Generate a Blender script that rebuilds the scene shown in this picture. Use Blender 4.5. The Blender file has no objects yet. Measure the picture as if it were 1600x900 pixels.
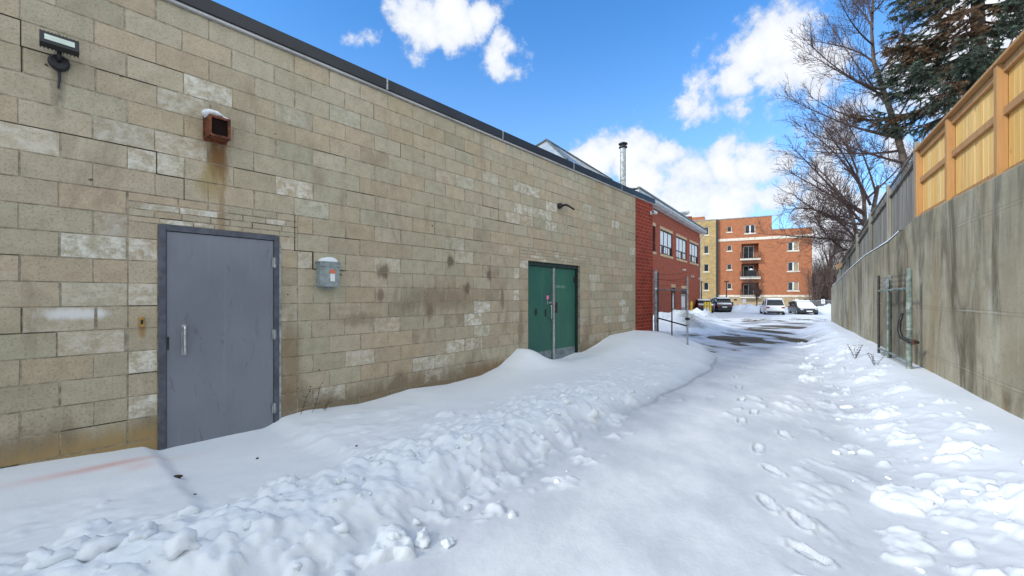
import bpy, math, random
import numpy as np
from mathutils import Vector, Matrix, noise as mnoise
R = math.radians
rng = random.Random(11)
scene = bpy.context.scene
COL = scene.collection
CZ = 1.5          # eye height
F = 650.0         # focal length in photo pixels (1600 wide)

def at(px, py, Y):
    return Vector(((px-800)/F*Y, Y, CZ+(462-py)/F*Y))
def zz(py, Y): return CZ+(462-py)/F*Y

# ------------------------------------------------------------------ tags
def tag(o, label=None, cat=None, group=None, kind=None):
    if label: o['label'] = label
    if cat: o['category'] = cat
    if group: o['group'] = group
    if kind: o['kind'] = kind
    return o
def empty(name, loc=(0,0,0), rz=0.0, label=None, cat=None, group=None):
    o = bpy.data.objects.new(name, None); COL.objects.link(o)
    o.empty_display_size = .1
    o.location = loc; o.rotation_euler = (0,0,rz)
    return tag(o, label, cat, group)
def copy_tree(o, parent=None):
    c = o.copy(); COL.objects.link(c)
    if parent is not None: c.parent = parent
    for ch in list(o.children): copy_tree(ch, c)
    return c

# ------------------------------------------------------------------ mesh builder
class MB:
    def __init__(s): s.v=[]; s.f=[]; s.c=[]
    def add(s, vs, fs, col=None):
        b=len(s.v); s.v.extend([tuple(p) for p in vs]); s.f.extend([tuple(b+i for i in f) for f in fs])
        s.c.extend([col or (0.5,0,0,1)]*len(vs)); return s
    def box(s, x0,x1,y0,y1,z0,z1,col=None):
        if x0>x1:x0,x1=x1,x0
        if y0>y1:y0,y1=y1,y0
        if z0>z1:z0,z1=z1,z0
        vs=[(x0,y0,z0),(x1,y0,z0),(x1,y1,z0),(x0,y1,z0),(x0,y0,z1),(x1,y0,z1),(x1,y1,z1),(x0,y1,z1)]
        return s.add(vs,[(0,3,2,1),(4,5,6,7),(0,1,5,4),(1,2,6,5),(2,3,7,6),(3,0,4,7)],col)
    def quad(s,a,b,c,d,col=None): return s.add([a,b,c,d],[(0,1,2,3)],col)
    def tube(s, pts, rad, n=8, cap=True, col=None):
        pts=[Vector(p) for p in pts]; k=len(pts)
        if not hasattr(rad,'__len__'): rad=[rad]*k
        vs=[];fs=[]
        t=(pts[1]-pts[0]).normalized()
        u=t.orthogonal().normalized()
        for i,p in enumerate(pts):
            if i==0: tt=pts[1]-pts[0]
            elif i==k-1: tt=pts[-1]-pts[-2]
            else: tt=pts[i+1]-pts[i-1]
            tt=tt.normalized() if tt.length>1e-9 else t
            u=(u-tt*u.dot(tt)); u=u.normalized() if u.length>1e-6 else tt.orthogonal().normalized()
            w=tt.cross(u); t=tt
            for j in range(n):
                a=2*math.pi*j/n
                vs.append(p+(u*math.cos(a)+w*math.sin(a))*rad[i])
        for i in range(k-1):
            for j in range(n):
                j2=(j+1)%n
                fs.append((i*n+j,i*n+j2,(i+1)*n+j2,(i+1)*n+j))
        if cap and n>2:
            fs.append(tuple(range(n-1,-1,-1))); fs.append(tuple((k-1)*n+j for j in range(n)))
        return s.add(vs,fs,col)
    def lathe(s, prof, n=16, o=(0,0,0), col=None):
        vs=[];fs=[];o=Vector(o)
        for r,z in prof:
            for j in range(n):
                a=2*math.pi*j/n; vs.append((o.x+r*math.cos(a),o.y+r*math.sin(a),o.z+z))
        for i in range(len(prof)-1):
            for j in range(n):
                j2=(j+1)%n; fs.append((i*n+j,i*n+j2,(i+1)*n+j2,(i+1)*n+j))
        fs.append(tuple(range(n-1,-1,-1))); fs.append(tuple((len(prof)-1)*n+j for j in range(n)))
        return s.add(vs,fs,col)
    def prism(s, poly, axis, a0, a1, col=None):
        """poly 2-D outline (ccw) extruded along axis ('x','y','z') from a0 to a1"""
        n=len(poly)
        def m(p,q,h):
            return {'x':(h,p,q),'y':(p,h,q),'z':(p,q,h)}[axis]
        vs=[m(p,q,a0) for p,q in poly]+[m(p,q,a1) for p,q in poly]
        fs=[tuple(range(n-1,-1,-1)),tuple(range(n,2*n))]+[(i,(i+1)%n,n+(i+1)%n,n+i) for i in range(n)]
        return s.add(vs,fs,col)
    def build(s,name,mat,parent=None,smooth=False,bevel=0,cols=False,angle=None,segs=2):
        me=bpy.data.meshes.new(name); me.from_pydata(s.v,[],s.f)
        if mat: me.materials.append(mat)
        if cols:
            a=me.color_attributes.new('tint','FLOAT_COLOR','POINT')
            a.data.foreach_set('color',np.array(s.c,dtype=np.float32).ravel())
        if smooth: me.polygons.foreach_set('use_smooth',[True]*len(me.polygons))
        me.update()
        o=bpy.data.objects.new(name,me); COL.objects.link(o)
        if parent is not None: o.parent=parent
        if bevel:
            m=o.modifiers.new('bevel','BEVEL'); m.width=bevel; m.segments=segs; m.limit_method='ANGLE'; m.angle_limit=R(35)
        return o

def wall_open(mb, x0,x1,z0,z1, ops, y=0.0, depth=.15, sign=1, col=None):
    """vertical sheet in the xz plane at y with openings (xa,xb,za,zb) and reveals going to y+sign*depth"""
    xs=sorted({x0,x1}|{min(max(v,x0),x1) for o in ops for v in o[:2]})
    zs=sorted({z0,z1}|{min(max(v,z0),z1) for o in ops for v in o[2:4]})
    for i in range(len(xs)-1):
        for j in range(len(zs)-1):
            cx=(xs[i]+xs[i+1])/2; cz=(zs[j]+zs[j+1])/2
            if any(a<cx<b and c<cz<d for a,b,c,d in ops): continue
            q=[(xs[i],y,zs[j]),(xs[i+1],y,zs[j]),(xs[i+1],y,zs[j+1]),(xs[i],y,zs[j+1])]
            if sign<0: q=q[::-1]
            mb.add(q,[(0,1,2,3)],col)
    yd=y+sign*depth
    for a,b,c,d in ops:
        qs=[[(a,y,c),(a,yd,c),(a,yd,d),(a,y,d)],[(b,y,c),(b,y,d),(b,yd,d),(b,yd,c)],
            [(a,y,d),(a,yd,d),(b,yd,d),(b,y,d)],[(a,y,c),(b,y,c),(b,yd,c),(a,yd,c)]]
        for q in qs:
            if sign<0: q=q[::-1]
            mb.add(q,[(0,1,2,3)],col)

# ------------------------------------------------------------------ materials
class NT:
    def __init__(s, mat): s.t=mat.node_tree; s.n=s.t.nodes; s.l=s.t.links
    def new(s,typ,**kw):
        n=s.n.new(typ)
        for k,v in kw.items():
            if k.startswith('i_'):
                key=k[2:]
                key=int(key) if key.isdigit() else key.replace('_',' ')
                s.set(n.inputs[key],v)
            else: setattr(n,k,v)
        return n
    def set(s,inp,v):
        if isinstance(v,bpy.types.NodeSocket): s.l.new(v,inp)
        elif isinstance(v,bpy.types.Node): s.l.new(v.outputs[0],inp)
        else: inp.default_value=v
    def math(s,op,a,b=0.0,c=0.0,clamp=False):
        n=s.n.new('ShaderNodeMath'); n.operation=op; n.use_clamp=clamp
        s.set(n.inputs[0],a); s.set(n.inputs[1],b); s.set(n.inputs[2],c); return n.outputs[0]
    def mix(s,f,a,b,typ='MIX'):
        n=s.n.new('ShaderNodeMix'); n.data_type='RGBA'; n.blend_type=typ; n.clamp_factor=True
        s.set(n.inputs[0],f); s.set(n.inputs[6],a); s.set(n.inputs[7],b); return n.outputs[2]
    def ramp(s,f,lo,hi):  # smoothstep-like map to 0..1
        n=s.n.new('ShaderNodeMapRange'); n.interpolation_type='SMOOTHSTEP'
        s.set(n.inputs[0],f); n.inputs[1].default_value=lo; n.inputs[2].default_value=hi
        n.inputs[3].default_value=0; n.inputs[4].default_value=1; return n.outputs[0]
    def noise(s,co,scale,detail=4,rough=.55,dist=0):
        n=s.n.new('ShaderNodeTexNoise'); s.set(n.inputs['Vector'],co)
        n.inputs['Scale'].default_value=scale; n.inputs['Detail'].default_value=detail
        n.inputs['Roughness'].default_value=rough; n.inputs['Distortion'].default_value=dist
        return n.outputs['Fac']
    def mapping(s,co,scale=(1,1,1),loc=(0,0,0),rot=(0,0,0)):
        n=s.n.new('ShaderNodeMapping'); s.set(n.inputs[0],co)
        n.inputs['Scale'].default_value=scale; n.inputs['Location'].default_value=loc; n.inputs['Rotation'].default_value=rot
        return n.outputs[0]
def c4(c): return (c[0],c[1],c[2],1)
def newmat(name, rough=.7, metal=0.0, spec=.5):
    m=bpy.data.materials.new(name); m.use_nodes=True
    nt=NT(m); b=m.node_tree.nodes['Principled BSDF']
    b.inputs['Roughness'].default_value=rough; b.inputs['Metallic'].default_value=metal
    b.inputs['Specular IOR Level'].default_value=spec
    nt.b=b; nt.m=m
    nt.co=m.node_tree.nodes.new('ShaderNodeTexCoord').outputs['Object']
    return nt
def bump(nt,h,strength=.5,dist=.01):
    n=nt.new('ShaderNodeBump'); n.inputs['Strength'].default_value=strength; n.inputs['Distance'].default_value=dist
    nt.set(n.inputs['Height'],h); nt.set(nt.b.inputs['Normal'],n.outputs[0])
def simple(name,c,rough=.6,metal=0,var=.18,scale=9,c2=None,bmp=0.0,spec=.5,stretch=(1,1,1)):
    nt=newmat(name,rough,metal,spec)
    co=nt.mapping(nt.co,stretch)
    f=nt.noise(co,scale,5,.6)
    c2=c2 or tuple(x*(1-var*2) for x in c); c1=tuple(min(1,x*(1+var*.6)) for x in c)
    nt.set(nt.b.inputs['Base Color'],nt.mix(nt.ramp(f,.3,.7),c4(c1),c4(c2)))
    nt.set(nt.b.inputs['Roughness'],nt.math('ADD',rough-.1,nt.math('MULTIPLY',f,.2)))
    if bmp: bump(nt,nt.noise(co,scale*6,3),bmp,.004)
    return nt.m

M={}
def snow_mat(name,dirty=False):
    nt=newmat(name,.55,0,.25)
    f=nt.noise(nt.co,1.3,4); g=nt.noise(nt.co,26,4,.6); h=nt.noise(nt.co,120,3,.6)
    col=nt.mix(nt.ramp(f,.3,.75),(.83,.87,.90,1),(.77,.815,.855,1))
    if dirty:   # packed, driven-on snow of the lane is greyer, with the lane's shade painted in too; pink salt stain near the door
        at_=nt.new('ShaderNodeAttribute',attribute_name='tint').outputs['Color']
        sp=nt.new('ShaderNodeSeparateColor'); nt.set(sp.inputs[0],at_)
        co2=nt.mapping(nt.co,(1.1,.7,1),(0,0,0),(0,0,R(-34)))
        st=nt.noise(co2,1.6,6,.65)
        pk=nt.mix(nt.ramp(st,.3,.7),(.52,.56,.60,1),(.70,.73,.765,1))
        col=nt.mix(sp.outputs[0],col,pk)
        col=nt.mix(nt.math('MULTIPLY',sp.outputs[1],.5),col,(.72,.36,.30,1))
        col=nt.mix(sp.outputs[2],col,(.10,.085,.07,1))
    nt.set(nt.b.inputs['Base Color'],col)
    hh=nt.math('ADD',nt.math('MULTIPLY',g,1.0),nt.math('MULTIPLY',h,.45))
    bump(nt,hh,.4,.007)
    nt.b.inputs['Subsurface Weight'].default_value=0.0
    return nt.m
M['snow']=snow_mat('snow'); M['snow_ground']=snow_mat('packed_snow',True)

def block_mat():
    nt=newmat('concrete_block',.92,0,.2)
    at_=nt.new('ShaderNodeAttribute',attribute_name='tint',name='tintattr').outputs['Color']
    sp=nt.new('ShaderNodeSeparateColor'); nt.set(sp.inputs[0],at_)
    t,e,s_=sp.outputs
    base=nt.mix(t,(.42,.35,.25,1),(.55,.47,.35,1))
    hv=nt.math('FRACT',nt.math('MULTIPLY',t,37.0))
    base=nt.mix(nt.ramp(hv,.0,.5),nt.mix(1.0,base,(.93,.985,.985,1),'MULTIPLY'),base)
    base=nt.mix(nt.ramp(hv,.6,1.0),base,nt.mix(1.0,base,(1.02,.965,.93,1),'MULTIPLY'))
    big=nt.noise(nt.co,.55,3)
    base=nt.mix(nt.ramp(big,.35,.7),base,nt.mix(1.0,base,(.93,.96,.93,1),'MULTIPLY'))
    fine=nt.noise(nt.co,60,5,.8); mid=nt.noise(nt.co,7,6,.7)
    base=nt.mix(nt.ramp(mid,.3,.75),base,nt.mix(1.0,base,(.80,.80,.78,1),'MULTIPLY'))
    base=nt.mix(nt.ramp(fine,.5,.66),base,nt.mix(1.0,base,(.62,.60,.57,1),'MULTIPLY'))
    vo=nt.new('ShaderNodeTexVoronoi'); nt.l.new(nt.mapping(nt.co,(3.1,3.1,4.3)),vo.inputs['Vector']); vo.inputs['Scale'].default_value=1.0
    vw=nt.math('ADD',vo.outputs['Distance'],nt.math('MULTIPLY',nt.math('SUBTRACT',nt.noise(nt.co,35,3),.5),.12))
    base=nt.mix(nt.math('SUBTRACT',1.0,nt.ramp(vw,.035,.05)),base,(.09,.075,.055,1))
    # pale lime bloom on some blocks
    ef=nt.noise(nt.mapping(nt.co,(9,9,11)),1.0,7,.75,.1)
    ef2=nt.math('MULTIPLY',nt.ramp(ef,.40,.62),e)
    base=nt.mix(nt.math('MULTIPLY',ef2,.9),base,(.70,.68,.60,1))
    # brown damp stains on some blocks, running past the joints
    sn=nt.noise(nt.mapping(nt.co,(4,4,2.2)),1.0,5,.65,.4)
    base=nt.mix(nt.math('MULTIPLY',nt.math('MULTIPLY',nt.ramp(sn,.3,.62),s_),.75),base,(.15,.10,.06,1))
    # object space stains
    sx=nt.new('ShaderNodeSeparateXYZ'); nt.set(sx.inputs[0],nt.co); X,_,Z=sx.outputs
    dl=nt.math('ADD',Z,nt.math('MULTIPLY',nt.noise(nt.mapping(nt.co,(3,3,1.2)),1.0,5,.65),-.7))
    base=nt.mix(nt.math('MULTIPLY',nt.math('SUBTRACT',1.0,nt.ramp(dl,-.12,.16)),.72),base,(.16,.115,.065,1))
    sm=nt.noise(nt.mapping(nt.co,(1.7,1.7,.55),(4,0,2)),1.0,6,.7,.3)
    base=nt.mix(nt.math('MULTIPLY',nt.ramp(sm,.54,.68),.5),base,(.235,.18,.125,1))
    def spot(x,z,rx,rz,col,k,lo=.25,hi=.95,sc=6):
        global_=None
        dx=nt.math('DIVIDE',nt.math('SUBTRACT',X,x),rx); dz=nt.math('DIVIDE',nt.math('SUBTRACT',Z,z),rz)
        d=nt.math('SQRT',nt.math('ADD',nt.math('MULTIPLY',dx,dx),nt.math('MULTIPLY',dz,dz)))
        w=nt.noise(nt.mapping(nt.co,(sc*2,sc*2,sc*.5)),1.0,5,.65)
        d=nt.math('ADD',d,nt.math('MULTIPLY',nt.math('SUBTRACT',w,.5),1.3))
        m=nt.math('MULTIPLY',nt.math('SUBTRACT',1.0,nt.ramp(d,lo,hi)),k)
        return m,col
    for a in [(5.47,2.86,.14,.36,(.16,.07,.02,1),.9),(5.42,2.62,.17,.30,(.30,.22,.07,1),.55),(5.50,2.3,.05,.5,(.22,.12,.05,1),.5),
              (4.7,.18,1.2,.25,(.36,.25,.11,1),.8),(6.16,.75,.18,.75,(.22,.15,.085,1),.6),
              (9.6,.18,1.3,.25,(.25,.15,.08,1),.6),(8.3,1.45,1.3,.30,(.17,.12,.08,1),.5),
              (12.6,.7,.25,.5,(.16,.11,.08,1),.35),(7.34,1.82,.16,.16,(.11,.07,.045,1),.75,.3,.8,9),(7.28,1.5,.10,.16,(.12,.075,.05,1),.6,.3,.8,9),(8.5,2.02,.12,.16,(.10,.07,.045,1),.8,.3,.8,9),(8.85,1.62,.13,.15,(.10,.07,.045,1),.75,.3,.8,9),(9.37,1.85,.10,.20,(.10,.065,.045,1),.7,.3,.8,9),(8.1,1.25,.10,.2,(.14,.09,.06,1),.6,.3,.8,9),(9.7,1.45,.08,.3,(.12,.08,.05,1),.6,.3,.8,9),(7.0,1.2,.5,.12,(.17,.12,.08,1),.45),(10.2,.9,.12,.6,(.14,.10,.07,1),.5),(4.4,3.25,.06,.45,(.02,.02,.02,1),.35),
              (4.9,1.2,.04,.12,(.3,.16,.04,1),.7),(4.5,1.35,.3,.07,(.68,.68,.66,1),.9)]:
        m,c=spot(*a); base=nt.mix(m,base,c)
    al=nt.n.get('tintattr').outputs['Alpha']
    base=nt.mix(nt.ramp(al,.4,.6),(.035,.03,.025,1),base)
    nt.set(nt.b.inputs['Base Color'],base)
    pit=nt.math('ADD',nt.math('MULTIPLY',fine,.6),nt.math('MULTIPLY',mid,1.0))
    bump(nt,pit,.8,.006)
    return nt.m
M['block']=block_mat()
M['mortar']=simple('mortar',(.36,.31,.225),.95,0,.25,14,bmp=.5)
M['crack']=simple('joint_crack',(.035,.03,.025),.95)

def brick_mat(name,c1,c2,mortar,w=.21,h=.075,msize=.008,dirt=.25,rot=(R(90),0,0)):
    nt=newmat(name,.85,0,.25)
    co=nt.mapping(nt.co,(1,1,1),(0,0,0),(R(-90),0,0))
    # texture reads object x as along and object z as up
    sx=nt.new('ShaderNodeSeparateXYZ'); nt.set(sx.inputs[0],nt.co)
    cb=nt.new('ShaderNodeCombineXYZ'); nt.l.new(nt.math('ADD',sx.outputs[0],sx.outputs[1]),cb.inputs[0]); nt.l.new(sx.outputs[2],cb.inputs[1])
    b=nt.new('ShaderNodeTexBrick'); nt.l.new(cb.outputs[0],b.inputs['Vector'])
    b.inputs['Scale'].default_value=1; b.inputs['Brick Width'].default_value=w; b.inputs['Row Height'].default_value=h
    b.inputs['Mortar Size'].default_value=msize; b.inputs['Mortar Smooth'].default_value=.15; b.inputs['Bias'].default_value=0
    b.inputs['Color1'].default_value=c4(c1); b.inputs['Color2'].default_value=c4(c2); b.inputs['Mortar'].default_value=c4(mortar)
    n1=nt.noise(nt.co,2.2,5,.6); n2=nt.noise(nt.co,30,4,.6)
    col=nt.mix(nt.ramp(n1,.35,.7),b.outputs['Color'],nt.mix(1.0,b.outputs['Color'],(1-dirt,1-dirt,1-dirt,1),'MULTIPLY'))
    col=nt.mix(nt.ramp(n2,.45,.75),col,nt.mix(1.0,col,(.75,.75,.75,1),'MULTIPLY'))
    nt.set(nt.b.inputs['Base Color'],col)
    hgt=nt.math('ADD',nt.math('MULTIPLY',b.outputs['Fac'],-1.0),nt.math('MULTIPLY',n2,.35))
    bump(nt,hgt,.6,.006)
    return nt.m
M['brick_near']=brick_mat('red_brick',(.34,.045,.022),(.24,.032,.016),(.38,.13,.08),.23,.1,.009)
M['brick_school']=brick_mat('school_brick',(.34,.075,.035),(.27,.058,.027),(.27,.10,.06),.21,.075,.007)
M['brick_orange']=brick_mat('orange_brick',(.46,.175,.08),(.35,.125,.06),(.40,.20,.12),.24,.08,.006,.18)
M['brick_yellow']=brick_mat('yellow_brick',(.48,.35,.155),(.38,.27,.12),(.40,.31,.18),.6,.2,.012,.2)
M['stone']=brick_mat('stone_base',(.46,.36,.22),(.38,.29,.18),(.36,.30,.2),.6,.2,.012,.2)
M['beige']=simple('beige_stone',(.50,.33,.18),.8,0,.2,4)
M['pale_stone']=simple('pale_stone',(.66,.60,.50),.8,0,.12,3)

def concrete_mat():
    nt=newmat('stained_concrete',.9,0,.2)
    sx=nt.new('ShaderNodeSeparateXYZ'); nt.set(sx.inputs[0],nt.co); X,Y_,Z=sx.outputs
    a=nt.noise(nt.mapping(nt.co,(1.25,1.25,.36)),1.0,8,.7,1.3)
    b=nt.noise(nt.mapping(nt.co,(3.4,3.4,.6)),1.0,7,.7,.9)
    c=nt.noise(nt.co,.7,4,.6); d=nt.noise(nt.co,45,4,.65); e=nt.noise(nt.mapping(nt.co,(1.1,1.1,.35)),1.0,4)
    col=nt.mix(nt.ramp(c,.3,.7),(.43,.395,.29,1),(.31,.27,.18,1))
    col=nt.mix(nt.math('MULTIPLY',nt.ramp(a,.45,.66),.95),col,(.115,.098,.062,1))
    col=nt.mix(nt.math('MULTIPLY',nt.ramp(b,.53,.68),.6),col,(.50,.48,.39,1))
    col=nt.mix(nt.math('MULTIPLY',nt.ramp(e,.50,.70),.6),col,(.30,.225,.115,1))
    col=nt.mix(nt.math('MULTIPLY',nt.ramp(d,.5,.75),.4),col,(.12,.11,.09,1))
    bl=nt.noise(nt.co,2.1,6,.7)
    col=nt.mix(nt.math('MULTIPLY',nt.ramp(bl,.50,.68),.55),col,(.22,.20,.14,1))
    vo=nt.new('ShaderNodeTexVoronoi'); nt.l.new(nt.mapping(nt.co,(1.6,1.6,1.6)),vo.inputs['Vector']); vo.inputs['Scale'].default_value=1.0
    col=nt.mix(nt.math('SUBTRACT',1.0,nt.ramp(vo.outputs['Distance'],.018,.026)),col,(.08,.07,.05,1))
    # mossy dark band hanging from the top edge of the wall
    g=nt.noise(nt.mapping(nt.co,(6,6,.9),(3,0,0)),1.0,5,.6)
    col=nt.mix(nt.math('MULTIPLY',nt.math('MULTIPLY',nt.ramp(g,.42,.68),nt.ramp(Z,1.4,2.6)),.6),col,(.10,.105,.075,1))
    # formwork seams with lime bloom
    for z,k in ((2.43,.35),(1.31,.5),(.556,.25)):
        wob=nt.math('MULTIPLY',nt.math('SUBTRACT',nt.noise(nt.co,1.2,3),.5),.05)
        dz=nt.math('ABSOLUTE',nt.math('SUBTRACT',nt.math('ADD',Z,wob),z))
        m=nt.math('SUBTRACT',1.0,nt.ramp(dz,.002,.011))
        gate=nt.ramp(nt.noise(nt.mapping(nt.co,(1.5,1.5,.2),(z*7,0,0)),1.0,3),.46,.62)
        col=nt.mix(nt.math('MULTIPLY',nt.math('MULTIPLY',m,gate),k),col,(.55,.53,.46,1))
        m2=nt.math('SUBTRACT',1.0,nt.ramp(nt.math('ABSOLUTE',nt.math('SUBTRACT',dz,.02)),.001,.006))
        col=nt.mix(nt.math('MULTIPLY',m2,.35),col,(.10,.09,.07,1))
    nt.set(nt.b.inputs['Base Color'],col)
    bump(nt,nt.math('ADD',nt.math('MULTIPLY',d,.5),nt.math('MULTIPLY',c,2.0)),.6,.008)
    return nt.m
M['concrete']=concrete_mat()

def wood_mat(name,c1,c2,c3,bw=.14):
    """vertical boards told apart by object x"""
    nt=newmat(name,.75,0,.25)
    sx=nt.new('ShaderNodeSeparateXYZ'); nt.set(sx.inputs[0],nt.co); X,Y_,Z=sx.outputs
    i=nt.math('FLOOR',nt.math('DIVIDE',X,bw))
    wn=nt.new('ShaderNodeTexWhiteNoise',noise_dimensions='1D'); nt.l.new(i,wn.inputs['W'])
    gr=nt.noise(nt.mapping(nt.co,(22,22,.9)),1.0,5,.6,.8)
    gr2=nt.noise(nt.mapping(nt.co,(3,3,.6)),1.0,4,.6)
    col=nt.mix(wn.outputs['Value'],c4(c1),c4(c2))
    col=nt.mix(nt.math('MULTIPLY',nt.ramp(gr,.42,.7),.55),col,c4(c3))
    col=nt.mix(nt.math('MULTIPLY',nt.ramp(gr2,.45,.75),.4),col,c4(c3))
    vo=nt.new('ShaderNodeTexVoronoi',feature='F1'); nt.l.new(nt.mapping(nt.co,(6,1,2.1)),vo.inputs['Vector']); vo.inputs['Scale'].default_value=1.0
    kn=nt.math('SUBTRACT',1.0,nt.ramp(vo.outputs['Distance'],.05,.09))
    col=nt.mix(nt.math('MULTIPLY',kn,.6),col,c4(tuple(x*.35 for x in c3)))
    nt.set(nt.b.inputs['Base Color'],col); bump(nt,gr,.3,.003)
    return nt.m
M['cedar']=wood_mat('fresh_cedar',(.80,.49,.15),(.88,.63,.27),(.58,.30,.08))
M['cedar_rail']=wood_mat('cedar_rail',(.48,.27,.11),(.54,.31,.13),(.35,.17,.07),5.0)
M['oldwood']=wood_mat('weathered_wood',(.20,.195,.165),(.30,.285,.245),(.10,.095,.075),.10)
M['oldrail']=simple('weathered_rail',(.17,.15,.12),.85,0,.3,8)

def door_mat(name,c1,c2,scr,rough=.5,z0=0,z1=2):
    nt=newmat(name,rough,0,.4)
    a=nt.noise(nt.mapping(nt.co,(1.2,1.2,.8)),1.0,5,.6); b=nt.noise(nt.mapping(nt.co,(9,9,2.0),(0,0,0),(0,R(30),0)),1.0,7,.72,1.2); d=nt.noise(nt.co,60,4,.6)
    col=nt.mix(nt.ramp(a,.3,.7),c4(c1),c4(c2))
    col=nt.mix(nt.math('MULTIPLY',nt.ramp(b,.57,.66),.35),col,c4(scr))
    col=nt.mix(nt.math('MULTIPLY',nt.ramp(d,.62,.75),.3),col,c4(tuple(x*.5 for x in c1)))
    nt.set(nt.b.inputs['Base Color'],col)
    nt.set(nt.b.inputs['Roughness'],nt.math('ADD',rough-.12,nt.math('MULTIPLY',b,.3)))
    dr_=nt.math('SUBTRACT',1.0,nt.ramp(nt.new('ShaderNodeTexWave') if False else nt.noise(nt.mapping(nt.co,(14,14,.6)),1.0,4),.3,.42))
    col=nt.mix(nt.math('MULTIPLY',dr_,.10),col,c4(tuple(x*1.5 for x in c1))); nt.set(nt.b.inputs['Base Color'],col)
    bump(nt,nt.math('ADD',nt.math('MULTIPLY',a,6.0),nt.math('MULTIPLY',d,.1)),.35,.01)
    return nt.m
M['door_grey']=door_mat('grey_door_paint',(.20,.215,.25),(.155,.168,.195),(.06,.065,.08))
M['frame_grey']=simple('frame_grey',(.085,.095,.12),.5,0,.2,12)
def green_mat():
    nt=newmat('green_door_paint',.45,0,.4)
    a=nt.noise(nt.mapping(nt.co,(8,8,.35)),1.0,6,.6); b=nt.noise(nt.mapping(nt.co,(2,2,1.2)),1.0,5,.6)
    col=nt.mix(nt.ramp(b,.3,.7),(.022,.105,.085,1),(.030,.14,.085,1))
    col=nt.mix(nt.math('MULTIPLY',nt.ramp(a,.55,.75),.35),col,(.12,.22,.19,1))
    nt.set(nt.b.inputs['Base Color'],col); bump(nt,b,.3,.01); return nt.m
M['door_green']=green_mat()
M['dark_frame']=simple('dark_green_frame',(.01,.03,.025),.5)
M['steel']=simple('brushed_steel',(.55,.56,.57),.35,.85,.15,20)
M['kick']=simple('worn_kick_plate',(.24,.29,.31),.5,.3,.2,9)
M['galv']=simple('galvanised_steel',(.42,.45,.45),.5,.55,.25,14)
M['galv_green']=simple('weathered_gate_steel',(.22,.28,.25),.75,0,.3,9)
M['darkmetal']=simple('dark_gate_steel',(.045,.05,.05),.5,.4,.2,12)
M['black']=simple('black_plastic',(.012,.012,.013),.5)
M['flash']=simple('black_flashing',(.016,.018,.022),.38,.2,.2,2)
M['white']=simple('white_paint',(.72,.72,.72),.5,0,.08,4)
M['offwhite']=simple('soffit_white',(.55,.55,.55),.6,0,.15,2)
M['gutter']=simple('grey_gutter',(.42,.42,.41),.6,0,.12,2)
M['roof_grey']=simple('grey_metal_roof',(.30,.32,.33),.4,.5,.12,2)
M['roof_skylit']=simple('skylit_metal_hip',(.48,.53,.54),.4,.3,.12,2)  # same roof metal, sky light on the hip end painted in as a paler tone
M['roof_dark']=simple('dark_roof_edge',(.10,.12,.12),.6)
M['rust']=simple('rusted_lamp',(.20,.055,.018),.7,.2,.3,22,c2=(.03,.012,.008),bmp=.5)
M['rustglass']=simple('dark_lamp_glass',(.012,.006,.005),.8,spec=.1)
M['elbox']=simple('grey_green_box',(.29,.34,.34),.5,.2,.15,16)
M['orange']=simple('orange_sticker',(.75,.16,.06),.6,0,.05)
M['pink']=simple('pink_sticker',(.75,.25,.38),.6,0,.1,60)
M['brass']=simple('brass_box',(.42,.25,.07),.5,.3,.2,30)
M['yellow']=simple('yellow_paint',(.72,.50,.03),.55,0,.15,6)
M['asphalt']=simple('wet_asphalt',(.06,.050,.038),.9,0,.35,1.2,c2=(.17,.14,.10),bmp=.5,spec=.1)
M['bark']=simple('bark',(.14,.11,.085),.9,0,.3,10,c2=(.07,.045,.035),bmp=.6)
M['twig']=simple('twig',(.085,.052,.045),.85,0,.2,10)
M['twig_far']=simple('far_twig',(.10,.07,.06),.9,0,.2,3)
M['darkhole']=simple('dark_interior',(.02,.02,.022),.6)
M['blind']=simple('window_blind',(.62,.64,.64),.7,0,.06,2)
M['curtain']=simple('window_curtain',(.36,.29,.17),.7,0,.1,2)
M['tire']=simple('tyre',(.015,.015,.015),.8)
M['red']=simple('red_lens',(.30,.01,.01),.25)
M['lens']=simple('clear_lens',(.6,.62,.65),.15)
M['text']=simple('faded_paint_text',(.30,.45,.38),.7)
M['flame']=simple('lamp_lens',(.62,.70,.60),.3,0,.1,8)
M['sign']=simple('sign_face',(.75,.75,.75),.5,0,.04)
M['debris']=simple('dark_debris',(.06,.035,.025),.8)
def glass_mat(name,c,rough=.06):
    nt=newmat(name,rough,0,.35); nt.b.inputs['Base Color'].default_value=c4(c)
    f=nt.noise(nt.co,1.2,2); bump(nt,f,.15,.02); return nt.m
M['glass']=glass_mat('window_glass',(.02,.025,.03))
M['car_white']=simple('white_car_paint',(.72,.73,.75),.25,0,.03); M['car_black']=simple('black_car_paint',(.02,.022,.028),.2,0,.05)
M['car_dark']=simple('dark_car_paint',(.035,.04,.05),.25,0,.05)

def needle_mat():
    nt=newmat('spruce_needles',.7,0,.3)
    at_=nt.new('ShaderNodeAttribute',attribute_name='tint').outputs['Color']
    sp=nt.new('ShaderNodeSeparateColor'); nt.set(sp.inputs[0],at_)
    g=nt.mix(sp.outputs[0],(.022,.034,.020,1),(.095,.12,.085,1))
    nt.set(nt.b.inputs['Base Color'],nt.mix(sp.outputs[1],g,(.17,.09,.045,1)))
    return nt.m
M['needle']=needle_mat()

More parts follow.
